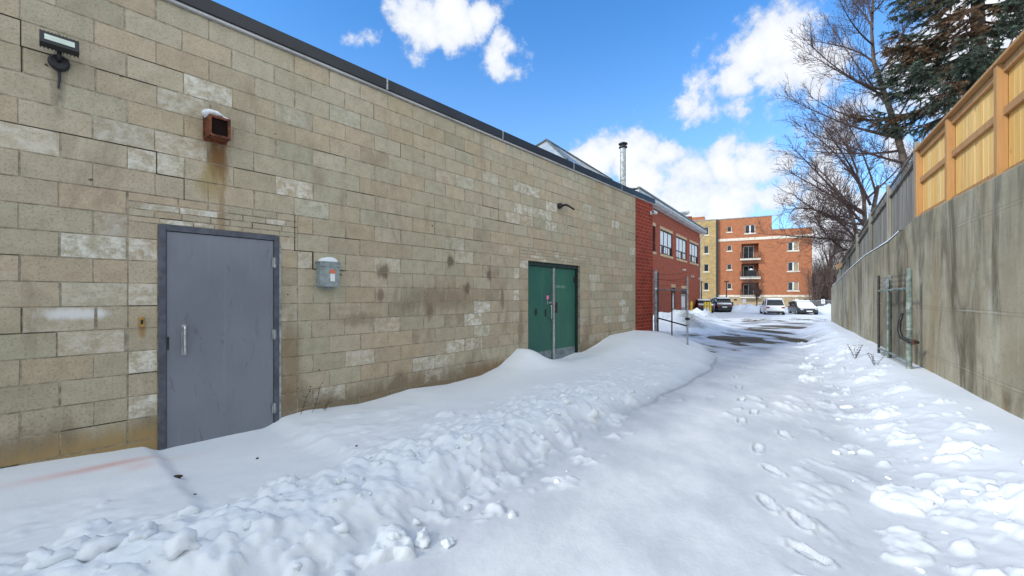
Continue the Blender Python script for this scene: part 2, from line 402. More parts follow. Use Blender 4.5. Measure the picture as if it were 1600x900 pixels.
# ------------------------------------------------------------------ wall frames
FA=math.hypot(.8615,1)              # block building wall: (-6.5+.8615Y, Y)
RA=math.atan2(1,.8615)
FB=math.hypot(.646,1); RB=math.atan2(1,.646)   # retaining wall (2.36+.646Y, Y)
FC=math.hypot(.715,1); RC=math.atan2(1,.715); XC=-13.0
def sA(px): return 4225.0/(1360-px)*FA
def YA(px): return 4225.0/(1360-px)
def sC(px): return -XC*F/(1265-px)*FC
def YC(px): return -XC*F/(1265-px)

# ------------------------------------------------------------------ snow height field
perm=np.random.RandomState(5).rand(512,512)
def vnoise(x,y):
    xi=np.floor(x).astype(int); yi=np.floor(y).astype(int); fx=x-xi; fy=y-yi
    fx=fx*fx*(3-2*fx); fy=fy*fy*(3-2*fy)
    a=perm[xi%512,yi%512]; b=perm[(xi+1)%512,yi%512]; c=perm[xi%512,(yi+1)%512]; d=perm[(xi+1)%512,(yi+1)%512]
    return (a*(1-fx)+b*fx)*(1-fy)+(c*(1-fx)+d*fx)*fy
def fbm(x,y,o=4,g=.5):
    t=0;a=1;n=0
    for i in range(o):
        t=t+a*vnoise(x*2**i+17.3*i,y*2**i+9.1*i); n+=a; a*=g
    return t/n-.5
def ss(a,b,x):
    t=np.clip((x-a)/(b-a),0,1); return t*t*(3-2*t)
def base(Y): return -.0132*np.clip(Y-6,0,34)
PILES=[(8.6,22,1.6,2.2,.9),(12.6,28.5,1.1,1.6,.95),(10.8,26,1.5,2.0,.8),(15.2,34,1.0,1.5,.35),
       (28.3,51,2.9,2.0,.95),(31.2,52,2.0,2.0,.75),(34.0,50,1.3,2.2,.75),(37.2,47,3.0,2.5,1.15),(40,44,3,4,1.0),(21,49,2,2.0,.25),
       (24,54.5,2.4,1.2,.45),(30.3,44,.9,1.2,.0)]
PATCH=[(8.5,15.3,1.15,2.0),(10.3,14.8,.85,1.6),(12.0,19.8,.9,2.5),(15.0,22.8,1.5,1.9),(13.3,21.8,.8,1.0),(11.1,21.4,.7,1.5),(13.55,18.6,.28,.9),
       (14.2,31,1.4,.5),(17.5,30,1.5,.45),(18.0,26.5,1.4,.4),(9.6,12.9,.35,.5)]
def patch_mask(X,Y):
    m=np.zeros_like(X)
    for x,y,a,b in PATCH:
        m=np.maximum(m,1-np.sqrt(((X-x)/a)**2+((Y-y)/b)**2))
    return m+fbm(X*1.6,Y*.8,4)*1.1
def H0(X,Y):
    X=np.asarray(X,float);Y=np.asarray(Y,float)
    n=(X+6.5)*.7576-Y*.6527; s=(X+6.5)*.6527+Y*.7576; Yw=s/FA
    v=(2.36+.646*Y-X)/FB
    b=base(Y); nn=np.clip(n,0,None)
    hl=np.interp(Yw,[0,2,3.1,3.79,4.53,4.8,5.28,5.87,6.4,6.93,7.28,7.55,7.66,7.8,7.97,8.3,8.84,9.42,9.85,10.38,11.5,12.3,14,18],
                    [.2,.2,.21,.14,.155,.185,.135,.18,.14,.16,.23,.40,.48,.46,.29,.19,.15,.24,.33,.51,.56,.46,.25,.05])
    pl=np.interp(Yw,[0,6.5,7.5,9,10.3,11.8,13,14.5],[.17,.18,.23,.28,.47,.50,.26,-.05])
    w=ss(0,.8,nn); L=hl*(1-w)+pl*w
    L=L+.09*np.exp(-((Yw-7.7)/.5)**2-((nn-.35)/.4)**2)
    nr=np.interp(Yw,[0,5,9,12],[2.15,2.2,1.75,1.3])+fbm(s*1.1,s*0+3,3)*.35
    amp=np.interp(Yw,[0,6,8.5,12],[.05,.045,.015,.0])
    L=L+amp*np.exp(-((nn-nr)/.36)**2)
    p=ss(4.90,5.02,s+.05*fbm(n*4,s*4))*(1-ss(5.85,6.1,s))*(1-ss(1.65,2.0,nn+.25*fbm(s*3,n*3)))
    L=L*(1-p)+(.085+.03*nn)*p
    ne=np.interp(Yw,[0,5,8,9.9,11.6,13,15],[2.75,2.75,2.6,2.5,2.1,1.5,.4])+fbm(s*1.7,s*0+8,4)*.15
    L=b+(L-b)*(1-ss(6.0,8.5,Yw)*.80*ss(.45,np.maximum(ne-.15,.9),nn))
    fall=1-ss(ne-.38,ne,nn)
    L=L+.02*fbm(X*2.3,Y*2.3,4)+.035*fbm(X*.8,Y*.8,2)
    vc=np.clip(v,0,None)
    hr=.30+.04*fbm(Y*.9,X*.9,3)
    fr=(1-ss(.30,1.45,vc+.25*fbm(X*1.5,Y*1.5,3)))*(1-ss(19,22,Y))
    fall=fall*(1-ss(13.0,15.0,Yw))
    z=b+np.maximum((L-b),0)*fall
    z=np.maximum(z,b+(hr-b)*fr)
    pl_=np.zeros_like(z)
    for x,y,a,c,h in PILES:
        d=((X-x)/a)**2+((Y-y)/c)**2
        pl_=np.maximum(pl_,h*np.exp(-d)*(1+.9*fbm(X*1.3,Y*1.3,4))*(Y>17))
    z=z+pl_
    far=ss(14,22,Y)
    z=z+.012*fbm(X*1.5,Y*1.1,4)+.05*far*fbm(X*.9,Y*.9,4)
    # faint wheel ruts along the lane
    lane=(1-fall)*(1-fr)
    for c in (3.3,4.1):
        z=z-.006*lane*np.exp(-((n-c-.1*fbm(Y*.5,Y*0,2))/.16)**2)*(Y<20)
    z=z+.010*lane*fbm(X*4,Y*3.4,4)
    return z,n,s,v,fall,fr,lane,p

def Xl(Y):
    a=-6.5+.8615*Y-.12
    b=XC+.715*Y-.6
    return np.where(Y<12.3,a,a+(b-a)*ss(12.3,13.2,Y))
def Xr(Y):
    a=2.36+.646*Y+.16
    return np.where(Y<19.4,a,a+ss(19.4,30,Y)*(30+.4*(Y-19.4)))
def make_snow():
    rows=[-60,-20,-6,-2,0,.8]
    y=1.35
    while y<13: rows.append(y); y*=1.0058
    while y<24: rows.append(y); y*=1.0075
    while y<75: rows.append(y); y*=1.018
    rows+=[90,120,200,400,900]
    rows=np.array(rows)
    NC=640
    t=np.linspace(0,1,NC)
    outer_l=np.array([-900,-200,-60,-20,-6,-1.5]); outer_r=np.array([1.5,6,20,60,200,900])
    xl=Xl(rows); xr=Xr(rows)
    G=np.concatenate([xl[:,None]+outer_l[None,:], xl[:,None]+(xr-xl)[:,None]*t[None,:], xr[:,None]+outer_r[None,:]],1)
    YY=np.repeat(rows[:,None],G.shape[1],1)
    z,n,s,v,fall,fr,lane,p=H0(G,YY)
    core=np.zeros_like(z); core[:,6:-6]=1
    # ---- clods and lumps pushed up by the plough
    r=np.random.RandomState(3)
    lump=np.zeros_like(z)
    WX=fbm(G*9,YY*9,3)*2; WY=fbm(G*9+40,YY*9+11,3)*2
    def dome(x,y,a,b,h,th,tilt=.45):
        i0=np.searchsorted(rows,y-max(a,b)*1.05); i1=np.searchsorted(rows,y+max(a,b)*1.05)
        if i1<=i0: return
        wx=WX[i0:i1]; wy=WY[i0:i1]
        dx=G[i0:i1]-x+wx*min(a*1.6,.12); dy=YY[i0:i1]-y+wy*min(a*1.6,.12)
        cu=dx*math.cos(th)+dy*math.sin(th); cv=-dx*math.sin(th)+dy*math.cos(th)
        q=(cu/a)**2+(cv/b)**2
        dd=h*np.clip(1-q,0,1)**.5*(1+tilt*(cu/a))
        lump[i0:i1]=np.maximum(lump[i0:i1],dd)
    for k in range(1900):
        s_=r.uniform(1.0,13.5)*r.uniform(.55,1); yw=s_/FA
        nrr=np.interp(yw,[0,5,9,12],[2.2,2.25,1.75,1.3]); 
        n_=nrr+r.normal(0,.34)
        if n_>3.1 or n_<.9: continue
        if 4.9<s_<6.0 and n_<1.75: continue
        x=-6.5+.6527*s_+.7576*n_; y_=.7576*s_-.6527*n_
        if y_<1.3: continue
        a=abs(r.lognormal(-2.95,.5)); a=min(a,.16); dome(x,y_,a,a*r.uniform(.6,1),a*r.uniform(.2,.6)*np.interp(yw,[0,6,9,12],[1,.75,.35,.15]),r.uniform(0,3))
    for k in range(280):
        y_=1.3+r.uniform(0,1)**1.5*13; vv=.95+r.normal(0,.3)
        if y_<3.0: vv+= .1
        x=2.36+.646*y_-vv*FB
        a=min(abs(r.lognormal(-2.7,.5)),.22); dome(x,y_,a,a*r.uniform(.5,.9),a*r.uniform(.16,.42),r.uniform(.6,1.6))
    lump=lump*(.7+.6*vnoise(G*22,YY*22))
    nrg=np.interp(s/FA,[0,5,9,12],[2.2,2.25,1.75,1.3])
    rough=np.exp(-((n-nrg)/.5)**2)*(1-ss(8,11,s/FA))+.35*np.exp(-((v-.9)/.4)**2)*(YY<14)
    rg_=1-np.abs(fbm(G*6,YY*6,4))*5
    lump=lump+.022*rough*np.clip(rg_,-.5,1)
    p2=np.exp(-((s-6.5)/.8)**2-((n-.9)/.6)**2)+np.exp(-((s-4.3)/.5)**2-((n-1.5)/.5)**2)
    lump=lump+.03*p2*np.clip(fbm(G*5,YY*5,4)*3,-.3,1)
    z=z+lump
    # loose crust on the lane where cars crossed
    crust=(1-ss(.6,1.4,np.sqrt(((G-3.6)/1.4)**2+((YY-5.7)/.55)**2)))*lane
    cr=np.clip(fbm(G*7,YY*4,4)*2.2-.15,0,.4)*.09*crust
    z=z+cr
    crust2=(1-ss(.5,1.3,np.sqrt(((G-(2.36+.646*YY-1.9))/.45)**2)))*lane*(YY<14)
    z=z+np.clip(fbm(G*6,YY*4,4)*2.2-.2,0,.4)*.05*crust2
    # footprints
    def foot(x,y,ang,L=.12,W=.05,d=.018):
        i0=np.searchsorted(rows,y-.4); i1=np.searchsorted(rows,y+.4)
        dx=G[i0:i1]-x; dy=YY[i0:i1]-y
        u=dx*math.sin(ang)+dy*math.cos(ang); w=dx*math.cos(ang)-dy*math.sin(ang)
        W2=W*(1-.25*np.exp(-((u+.02)/.05)**2))
        q=np.sqrt((u/L)**2+(w/W2)**2)+.25*fbm(dx*14,dy*14,3)
        z[i0:i1]+= -d*(1-ss(.75,1.0,q)) + .012*np.exp(-((q-1.2)/.2)**2)*np.clip(1+4*fbm(dx*25+5+x,dy*25,3),0,3) + .012*(q<.9)*fbm(dx*45+x,dy*45,3)
    for x,y,a in [(1.72,2.42,-.35),(1.85,3.02,.15),(1.92,2.78,.2),(2.24,3.58,.0),(2.42,4.1,.5),(2.94,4.5,.3),(2.75,5.0,.5),(3.1,5.35,.6),(3.3,6.0,.7),(3.75,6.9,.5),(4.2,7.8,.5),(4.9,8.9,.5)]:
        foot(x,y,a)
    # bare patches: snow dips under the asphalt sheet
    pm=patch_mask(G,YY)
    dip=ss(.14,.34,pm)*(YY>11.5)*(YY<35)*core*(1-fall)*(1-ss(.0,.35,fr))
    z=np.where(YY>10.5,np.maximum(z,base(YY)+.002),z)
    z=z-dip*(z-base(YY)+.05)
    # below / outside the built lane
    for k in range(6): z[:,k]=base(rows)-.05; z[:,-1-k]=base(rows)-.05
    z[:,:6]-=np.where(rows<75,.3,0)[:,None]
    nr,nc=G.shape
    V=np.stack([G,YY,z],-1).reshape(-1,3).astype(np.float32)
    idx=np.arange(nr*nc).reshape(nr,nc)
    q=np.stack([idx[:-1,:-1],idx[:-1,1:],idx[1:,1:],idx[1:,:-1]],-1).reshape(-1,4)
    me=bpy.data.meshes.new('snow_ground'); me.vertices.add(len(V)); me.vertices.foreach_set('co',V.ravel())
    me.loops.add(q.size); me.loops.foreach_set('vertex_index',q.ravel().astype(np.int32))
    me.polygons.add(len(q)); me.polygons.foreach_set('loop_start',np.arange(0,q.size,4,dtype=np.int32))
    me.polygons.foreach_set('loop_total',np.full(len(q),4,dtype=np.int32))
    me.polygons.foreach_set('use_smooth',np.ones(len(q),dtype=bool))
    me.update(calc_edges=True); me.validate()
    c=np.zeros((nr*nc,4),np.float32); c[:,3]=1
    edge=np.exp(-((n-(np.interp(s/FA,[0,5,8,9.9,11.6,13,15],[2.75,2.75,2.6,2.5,2.1,1.5,.4])+fbm(s*1.7,s*0+8,4)*.15)+.03)/.035)**2)*ss(6.5,8,s/FA)*(1-ss(11.5,12.5,s/FA))
    pack_shade=lane*(1-np.clip(lump/.03,0,1))*(1-ss(18,30,YY)*.6)  # packed snow mask, also carries the painted shade of the lane
    c[:,0]=pack_shade.ravel()
    pink=np.exp(-((s-4.62)/.42)**2-((n-.42)/.07)**2)+.5*np.exp(-((s-4.8)/.12)**2-((n-.6)/.1)**2)
    c[:,1]=np.clip(pink,0,1).ravel()*(.6+.8*vnoise(G*6,YY*6).ravel())
    dirt=ss(-.02,.16,pm)*(YY>11.5)*(YY<35)*lane*.55+edge*.35
    c[:,2]=dirt.ravel()
    a=me.color_attributes.new('tint','FLOAT_COLOR','POINT'); a.data.foreach_set('color',c.ravel())
    me.materials.append(M['snow_ground'])
    o=bpy.data.objects.new('snow_ground',me); COL.objects.link(o); tag(o,kind='structure')
    return rows,G,z
ROWS,GX,GZ=make_snow()
def zsnow(x,y):
    i=min(max(int(np.searchsorted(ROWS,y)),0),len(ROWS)-1)
    return float(np.interp(x,GX[i],GZ[i]))

# bare asphalt under the snow (shows through in the thawed patches)
mb=MB(); ys=np.linspace(11,36,60)
for i in range(len(ys)-1):
    y0,y1=ys[i],ys[i+1]
    a0=max(-6.5+.8615*y0+1.0,XC+.715*y0+1.2) if y0<13 else XC+.715*y0+2; a1=XC+.715*y1+2 if y1>=13 else max(-6.5+.8615*y1+1.0,XC+.715*y1+1.2)
    b0=2.36+.646*y0-.9+(max(0,y0-20))*.8; b1=2.36+.646*y1-.9+(max(0,y1-20))*.8
    mb.quad((a0,y0,float(base(y0))-.004),(b0,y0,float(base(y0))-.004),(b1,y1,float(base(y1))-.004),(a1,y1,float(base(y1))-.004))
tag(mb.build('asphalt_lane',M['asphalt'],smooth=True),kind='structure')

# loose clods of snow
def blob(mb,c,r,seed,sq=.8,sub=2):
    import bmesh
    bm=bmesh.new(); bmesh.ops.create_icosphere(bm,subdivisions=sub,radius=1)
    o=Vector((seed*1.7,seed*.9,seed*2.3)); vs=[]
    st=Vector((rng.uniform(.8,1.3),rng.uniform(.7,1.1),sq)); rot=Matrix.Rotation(rng.uniform(0,6),3,'Z')@Matrix.Rotation(rng.uniform(-.5,.5),3,'X')
    for v in bm.verts:
        d=1+.7*mnoise.noise(v.co*1.1+o)+.3*mnoise.noise(v.co*2.9+o)
        p=rot@Vector((v.co.x*st.x,v.co.y*st.y,v.co.z*st.z))*d*r
        vs.append((c[0]+p.x,c[1]+p.y,c[2]+p.z))
    fs=[[v.index for v in f.verts] for f in bm.faces]; bm.free()
    mb.add(vs,fs)
mb=MB()
for k in range(150):
    s_=rng.uniform(1.2,12.5)*rng.uniform(.5,1); yw=s_/FA
    n_=float(np.interp(yw,[0,5,9,12],[2.35,2.4,1.95,1.5]))+rng.gauss(0,.3)
    if n_>3.2 or (4.9<s_<6 and n_<1.7): continue
    x=-6.5+.6527*s_+.7576*n_; y=.7576*s_-.6527*n_
    if y<1.45: continue
    r=min(.085,math.exp(rng.gauss(-3.75,.5)))
    blob(mb,(x,y,zsnow(x,y)-r*.1),r,k)
for k in range(50):
    y=1.6+rng.random()**1.4*9; vv=1.0+rng.gauss(0,.3); x=2.36+.646*y-vv*FB
    r=min(.08,math.exp(rng.gauss(-3.8,.5))); blob(mb,(x,y,zsnow(x,y)+r*.1),r,k+900,.6)
for px,py,r in [(285,868,.075),(225,850,.07),(640,862,.055),(575,884,.05),(548,866,.04),(660,790,.05),(617,800,.04),(530,762,.03),(700,795,.03),(160,865,.07),(60,880,.06)]:
    Y=1.28*F/(py-462); x=(px-800)/F*Y
    blob(mb,(x,Y,zsnow(x,Y)+r*.3),r,px,.7,3)
tag(mb.build('snow_clods',M['snow'],smooth=True),'loose lumps of snow thrown up along both edges of the lane','snow lumps',kind='stuff')

# ------------------------------------------------------------------ block building
bb=empty('block_building',(-6.5,0,0),RA,'long flat-roofed tan concrete block building along the left side of the lane','building')
COURSE0=1.81-.2*12   # -.59
openings=[(5.013,6.032,-.6,2.155),(10.434,12.297,-.6,2.168)]
S0,S1=-6.0,sA(993)
ENDS=sA(1020)
body=MB()
wall_open(body,S0,S1,-.6,4.22,[(a,b,-.6,d) for a,b,c,d in openings],.0045,.22,1)
body.build('mortar_bed',M['mortar'],bb)
wb=MB(); ck=MB()
def one_block(x0,x1,z0,z1,kind=0):
    j=.0028
    x0+=j;x1-=j;z0+=j;z1-=j
    if x1-x0<.015 or z1-z0<.012: return
    y=rng.gauss(0,.0013); ch=.004
    cx=(x0+x1)/2; cz=(z0+z1)/2
    t=min(1,max(0,rng.gauss(.5,.15)))
    e=0
    if rng.random()<.16: e=rng.uniform(.25,.95)
    if cz>3.9: e*=.3
    pe=mnoise.noise(Vector((cx*.5,cz*.9,3)))
    e=min(1,e*(1.2 if pe>0 else .6))
    st=0
    if rng.random()<.03: st=rng.uniform(.1,.4)
    dz=abs(cz-1.45)
    if 7.2<cx<9.7 and dz<.55 and rng.random()<.3: st=rng.uniform(.2,.7)
    if kind==2: st=rng.uniform(.2,.8) if rng.random()<.6 else st
    col=(t,e,st,1)
    q=[(x0,y+.007,z0),(x1,y+.007,z0),(x1,y+.007,z1),(x0,y+.007,z1),(x0+ch,y,z0+ch),(x1-ch,y,z0+ch),(x1-ch,y,z1-ch),(x0+ch,y,z1-ch)]
    # slightly uneven edges
    q=[(a+rng.gauss(0,.0009),b,c+rng.gauss(0,.0009)) for a,b,c in q]
    wb.add(q,[(4,5,6,7),(0,1,5,4),(1,2,6,5),(2,3,7,6),(3,0,4,7)],col)
    if rng.random()<(.22 if cx<6 else .07):
        w=rng.uniform(.0012,.0028)
        if rng.random()<.6: ck.box(x0,x1,.0015,.008,z1+j-w,z1+j+w)
        else: ck.box(x1+j-w,x1+j+w,.0015,.008,z0,z1)
reg=[(sA(200),sA(465),-.6,2.41),(sA(812),sA(921),-.6,2.41)]
for ci in range(25):
    z0=COURSE0+.2*ci; z1=z0+.2
    if z0>=4.21: break
    z1=min(z1,4.22)
    off=.2*(ci%2)+ (rng.gauss(0,.006))
    x=-6.0+off-.4
    while x<S1:
        a=x+rng.gauss(0,.004); b=x+.4; x+=.4
        segs=[(max(a,S0),min(b,S1))]
        for ra,rb,rc,rd in reg:
            if z1<=rd+1e-3:
                ns=[]
                for p,q in segs:
                    if q<=ra or p>=rb: ns.append((p,q))
                    else:
                        if p<ra: ns.append((p,ra))
                        if q>rb: ns.append((rb,q))
                segs=ns
        for p,q in segs:
            if q-p>.02: one_block(p,q,z0,z1)
# infill around doors
for (ra,rb,rc,rd),(oa,ob,oc,od) in zip(reg,openings):
    for ci in range(14):
        z0=COURSE0+.2*ci; z1=z0+.2
        if z1>od+.05: break
        one_block(ra,oa-.003,z0,min(z1,od)); one_block(ob+.003,rb,z0,min(z1,od),2)
    zt=COURSE0+.2*13
    one_block(ra,oa-.003,zt,od); one_block(ob+.003,rb,zt,od)
    hs=[od,od+.052,od+.115,od+.18,rd]
    for k in range(4):
        x=ra
        while x<rb-.02:
            w=rng.uniform(.16,.36); w=min(w,rb-x)
            if rb-x-w<.08: w=rb-x
            one_block(x,x+w,hs[k],hs[k+1]); x+=w
# step cracks left of the door
def crackpath(pts,w=.0035):
    m=MB()
    for (a,b),(c,d) in zip(pts[:-1],pts[1:]):
        m.box(min(a,c)-w,max(a,c)+w,-.0022,.004,min(b,d)-w*.7,max(b,d)+w*.7)
    return m
def pz(px,py):
    Y=YA(px); return (Y*FA, zz(py,Y))
mm=MB()
for pts in [[(4.05,3.61),(4.2,3.61),(4.2,3.41),(4.45,3.41)],[(4.4,2.81),(5.0,2.81),(5.0,2.61),(5.2,2.61),(5.2,2.41)],[(6.2,2.41),(6.2,2.01),(6.4,2.01),(6.4,1.81),(6.8,1.81)],[(9.2,3.01),(9.6,3.01),(9.6,2.81),(10.2,2.81)]]:
    c=crackpath(pts); mm.add(c.v,c.f)
wb.add(mm.v,mm.f,(0,0,0,0)); wb.add(ck.v,ck.f,(0,0,0,0))
wb.build('block_wall',M['block'],bb,cols=True)
# brick return at the far end, and the hidden body of the building
mb=MB(); wall_open(mb,S1,ENDS,-.6,4.22,[],.0,.1,1)
mb.quad((ENDS,0,-.6),(ENDS,8,-.6),(ENDS,8,4.22),(ENDS,0,4.22))
mb.build('brick_end_wall',M['brick_near'],bb)
mb=MB(); mb.box(S0,ENDS-.01,.25,9,-.6,4.18); mb.build('rear_body',M['mortar'],bb)
mb=MB(); mb.box(S0,ENDS-.05,.12,9,4.19,4.30); mb.build('roof_snow',M['snow'],bb)
fs=MB()
seams=[S0]+[5.57*FA+2.3*k for k in range(-4,5)]+[ENDS+.05]
seams=sorted(x for x in seams if S0<=x<=ENDS+.06)
for a,b in zip(seams[:-1],seams[1:]):
    fs.box(a+.004,b-.004,-.055,.16,4.245,4.385)
fs.build('parapet_flashing',M['flash'],bb,bevel=.006)
for x in seams[1:-1]: MB().box(x-.012,x+.012,-.058,.10,4.243,4.388).build('flashing_clip',M['galv'],bb)
mb=MB(); mb.box(S0,ENDS+.04,-.035,.10,4.222,4.243); mb.build('drip_edge',M['offwhite'],bb)

# ---- grey door
fr=MB(); a,b,_,d=openings[0]
for q in [(a,a+.052,-.02,.16,.0,d),(b-.052,b,-.02,.16,.0,d)]: fr.box(*q)
fr.box(a+.052,b-.052,-.02,.16,d-.055,d)
fr.box(a+.052,a+.068,.045,.16,0,d-.055); fr.box(b-.068,b-.052,.045,.16,0,d-.055)
fr.build('door_frame',M['frame_grey'],bb,bevel=.004)
mb=MB(); mb.box(b+.002,b+.022,-.012,.01,.1,d-.1); mb.build('frame_caulk',M['galv'],bb)
dr=MB(); dr.box(a+.056,b-.056,-.006,.042,.06,d-.060)
door=dr.build('door',M['door_grey'],bb,bevel=.003); tag(door,'flat blue-grey steel door')
h=MB(); hx=sA(287)
h.box(hx-.018,hx+.018,-.012,-.006,.94,1.225)
h.tube([(hx,-.010,1.20),(hx,-.05,1.205),(hx,-.055,1.19),(hx,-.055,.99),(hx,-.05,.972),(hx,-.010,.975)],.011,8)
h.build('handle',M['steel'],door,smooth=False,bevel=.002)
for z in (1.86,1.08,.28):
    m=MB(); m.tube([(b-.054,-.028,z-.055),(b-.054,-.028,z+.055)],.009,10); m.box(b-.075,b-.033,-.022,-.019,z-.05,z+.05)
    m.build('hinge',M['galv'],door)
m=MB(); m.box(a+.06,a+.075,-.010,-.006,1.0,1.12); m.build('latch_plate',M['black'],door)

# ---- green double doors
a,b,_,d=openings[1]; mid=(a+b)/2; yd=.10
fr=MB()
fr.box(a,a+.045,.055,.22,0,d); fr.box(b-.045,b,.055,.22,0,d); fr.box(a+.045,b-.045,.055,.22,d-.075,d)
fr.build('door_frame',M['dark_frame'],bb,bevel=.003)
m=MB(); m.box(mid-.03,mid+.03,yd-.045,yd+.01,.06,d-.09); m.build('centre_post',M['steel'],bb,bevel=.004)
for i,(x0,x1) in enumerate(((a+.05,mid-.033),(mid+.033,b-.05))):
    m=MB(); m.box(x0,x1,yd,yd+.045,.05,d-.080); lf=m.build('door',M['door_green'],bb,bevel=.003)
    tag(lf,('left leaf of green double door with handle and stickers','right leaf of green double door with faded lettering')[i])
    m=MB(); m.box(x0+.01,x1-.01,yd-.004,yd-.0008,.10,.375); m.build('kick_plate',M['kick'],lf)
    for z in (1.86,1.15,.3):
        m=MB(); hx=x0-.012 if i==0 else x1+.012
        m.tube([(hx,yd-.012,z-.06),(hx,yd-.012,z+.06)],.010,8); m.build('hinge',M['black'],lf)
    if i==0:
        hx=mid-.12; m=MB(); m.tube([(hx,yd-.004,1.30),(hx,yd-.06,1.29),(hx,yd-.065,1.27),(hx,yd-.065,1.05),(hx,yd-.06,1.03),(hx,yd-.004,1.02)],.012,8); m.build('handle',M['steel'],lf,smooth=True)
        m=MB(); m.box(mid-.27,mid-.22,yd-.006,yd-.001,1.08,1.22); m.build('lock_plate',M['black'],lf)
        m=MB(); m.box(a+.33,a+.40,yd-.006,yd-.001,1.11,1.24); m.build('mail_plate',M['black'],lf)
        sx_,sz=sA(862.6)-.02,1.455; m=MB(); m.prism([(sx_-.04,sz+.05),(sx_-.04,sz-.02),(sx_,sz-.045),(sx_+.04,sz-.02),(sx_+.04,sz+.05)],'y',yd-.004,yd-.001); m.build('sticker',M['pink'],lf)
        m=MB(); m.box(sx_-.05,sx_+.05,yd-.0022,yd-.0008,sz-.06,sz+.065); m.build('sticker_backing',M['black'],lf)
        m=MB(); m.box(mid-.15,mid-.04,yd-.02,yd-.001,1.34,1.37); m.box(mid-.19,mid-.165,yd-.005,yd-.001,1.32,1.40); m.build('deadbolt',M['steel'],lf,bevel=.003)
    else:
        m=MB(); m.box(mid+.06,mid+.17,yd-.02,yd-.001,1.14,1.36); m.build('latch_guard',M['black'],lf,bevel=.004)
        m=MB(); m.box(b-.12,b-.052,yd-.02,yd-.001,1.80,1.92); m.build('closer_bracket',M['black'],lf,bevel=.004)
        cu=bpy.data.curves.new('lettering','FONT'); cu.body='GARAGE 1'; cu.size=.085; cu.extrude=.0006; cu.space_character=1.0
        to=bpy.data.objects.new('tmp',cu); me=bpy.data.meshes.new_from_object(to)
        lo=bpy.data.objects.new('lettering',me); COL.objects.link(lo); lo.parent=lf; me.materials.append(M['text'])
        lo.rotation_euler=(R(90),0,0); lo.location=(sA(873.5)+.02,yd-.0025,zz(450,YA(880)))
        bpy.data.objects.remove(to); 

# ---- fittings on the block wall
def on_wall(name,px,py,label,cat,off=0.0):
    s_=sA(px)
    return empty(name,(-6.5+.6527*s_+.7576*off, .7576*s_-.6527*off, zz(py,YA(px))),RA,label,cat)
# rusty bulkhead lamp
o=on_wall('wall_lamp',336,205,'rusty square wall lamp with snow on top above the grey door','wall lamp')
m=MB(); w,hh=.088,.105
m.add([(-w,0,-hh),(w,0,-hh),(w,0,hh),(-w,0,hh),(-w*.98,-.16,-hh*.98),(w*.98,-.16,-hh*.98),(w*.98,-.13,hh*.9),(-w*.98,-.13,hh*.9)],
      [(0,1,5,4),(1,2,6,5),(2,3,7,6),(3,0,4,7),(0,3,2,1)])
m.box(-w-.012,w+.012,-.012,0,-hh-.012,hh+.012)
for q in [(-w,-w+.022,-.172,-.13,-hh,hh*.93),(w-.022,w,-.172,-.13,-hh,hh*.93),(-w,w,-.173,-.14,-hh,-hh+.022),(-w,w,-.168,-.128,hh*.9-.02,hh*.92)]: m.box(*q)
m.build('lamp_body',M['rust'],o,bevel=.003)
m=MB(); m.box(-w+.01,w-.01,-.150,-.14,-hh+.01,hh*.85); m.build('lens',M['rustglass'],o)
m=MB(); blob(m,(-.02,-.07,hh+.012),.075,5,.42,3); m.build('snow_cap',M['snow'],o,smooth=True)
# flood light
o=on_wall('flood_light',92,80,'black finned flood light at the upper left of the block wall','flood light',.0)
m=MB(); m.lathe([(.045,0),(.062,.004),(.062,.03),(.05,.045)],20)
vs=[(x,-z,y) for x,y,z in m.v]; m.v=[(x-.0,y,z-.10) for x,y,z in vs]; m.build('junction_box',M['black'],o,smooth=False,bevel=.002)
m=MB(); m.tube([(0,-.04,-.10),(0,-.08,-.075),(0,-.10,-.04)],.014,8); m.build('knuckle',M['black'],o,smooth=True)
hd=MB(); hd.box(-.105,.105,-.04,.015,-.055,.055)
for k in range(11):
    x=-.1+k*.02; hd.box(x-.003,x+.003,-.035,.035,-.05,.068)
ho=hd.build('lamp_head',M['black'],o,bevel=.002); ho.location=(0,-.13,.0); ho.rotation_euler=(R(-22),0,0)
m=MB(); m.box(-.08,.08,-.044,-.0405,-.025,.025); m.build('lens',M['flame'],ho)
m=MB(); m.tube([(0,-.01,-.15),(.004,-.008,-.22),(-.003,-.008,-.30)],[.010,.008,.006],6); m.build('cable',M['black'],o)
# electrical box
o=on_wall('electrical_box',509,428,'small grey-green electrical switch box with snow cap on the block wall','electrical box')
m=MB(); m.box(-.115,.115,-.115,0,-.155,.125); bx=m.build('box_body',M['elbox'],o,bevel=.006)
m=MB(); m.box(-.125,.125,-.125,.0,.125,.142); m.box(-.122,.122,-.122,-.115,.08,.125); m.build('lid',M['elbox'],o,bevel=.004)
m=MB(); m.box(-.0,.055,-.1172,-.1155,-.09,.0); m.build('label_plate',M['sign'],o)
m=MB(); m.box(-.0,.055,-.1185,-.1175,0.0,.045); m.build('label_plate',M['orange'],o)
m=MB(); m.tube([(.115,-.06,0),(.15,-.06,0),(.165,-.06,-.012)],.007,8); m.build('switch_lever',M['black'],o)
m=MB(); m.box(-.02,.05,-.07,-.02,-.18,-.155); m.build('conduit_hub',M['elbox'],o,bevel=.004)
m=MB()
ri=[];N=18
for i in range(N+1):
    t_=-1+2*i/N; zt=.142+.052*max(0,1-t_*t_)**.5
    ri.append((t_*.095,zt))
m.prism([(-.1,.142)]+ri+[(.1,.142)],'y',-.11,-.0); m.build('snow_cap',M['snow'],o,smooth=False,bevel=.012,segs=3)
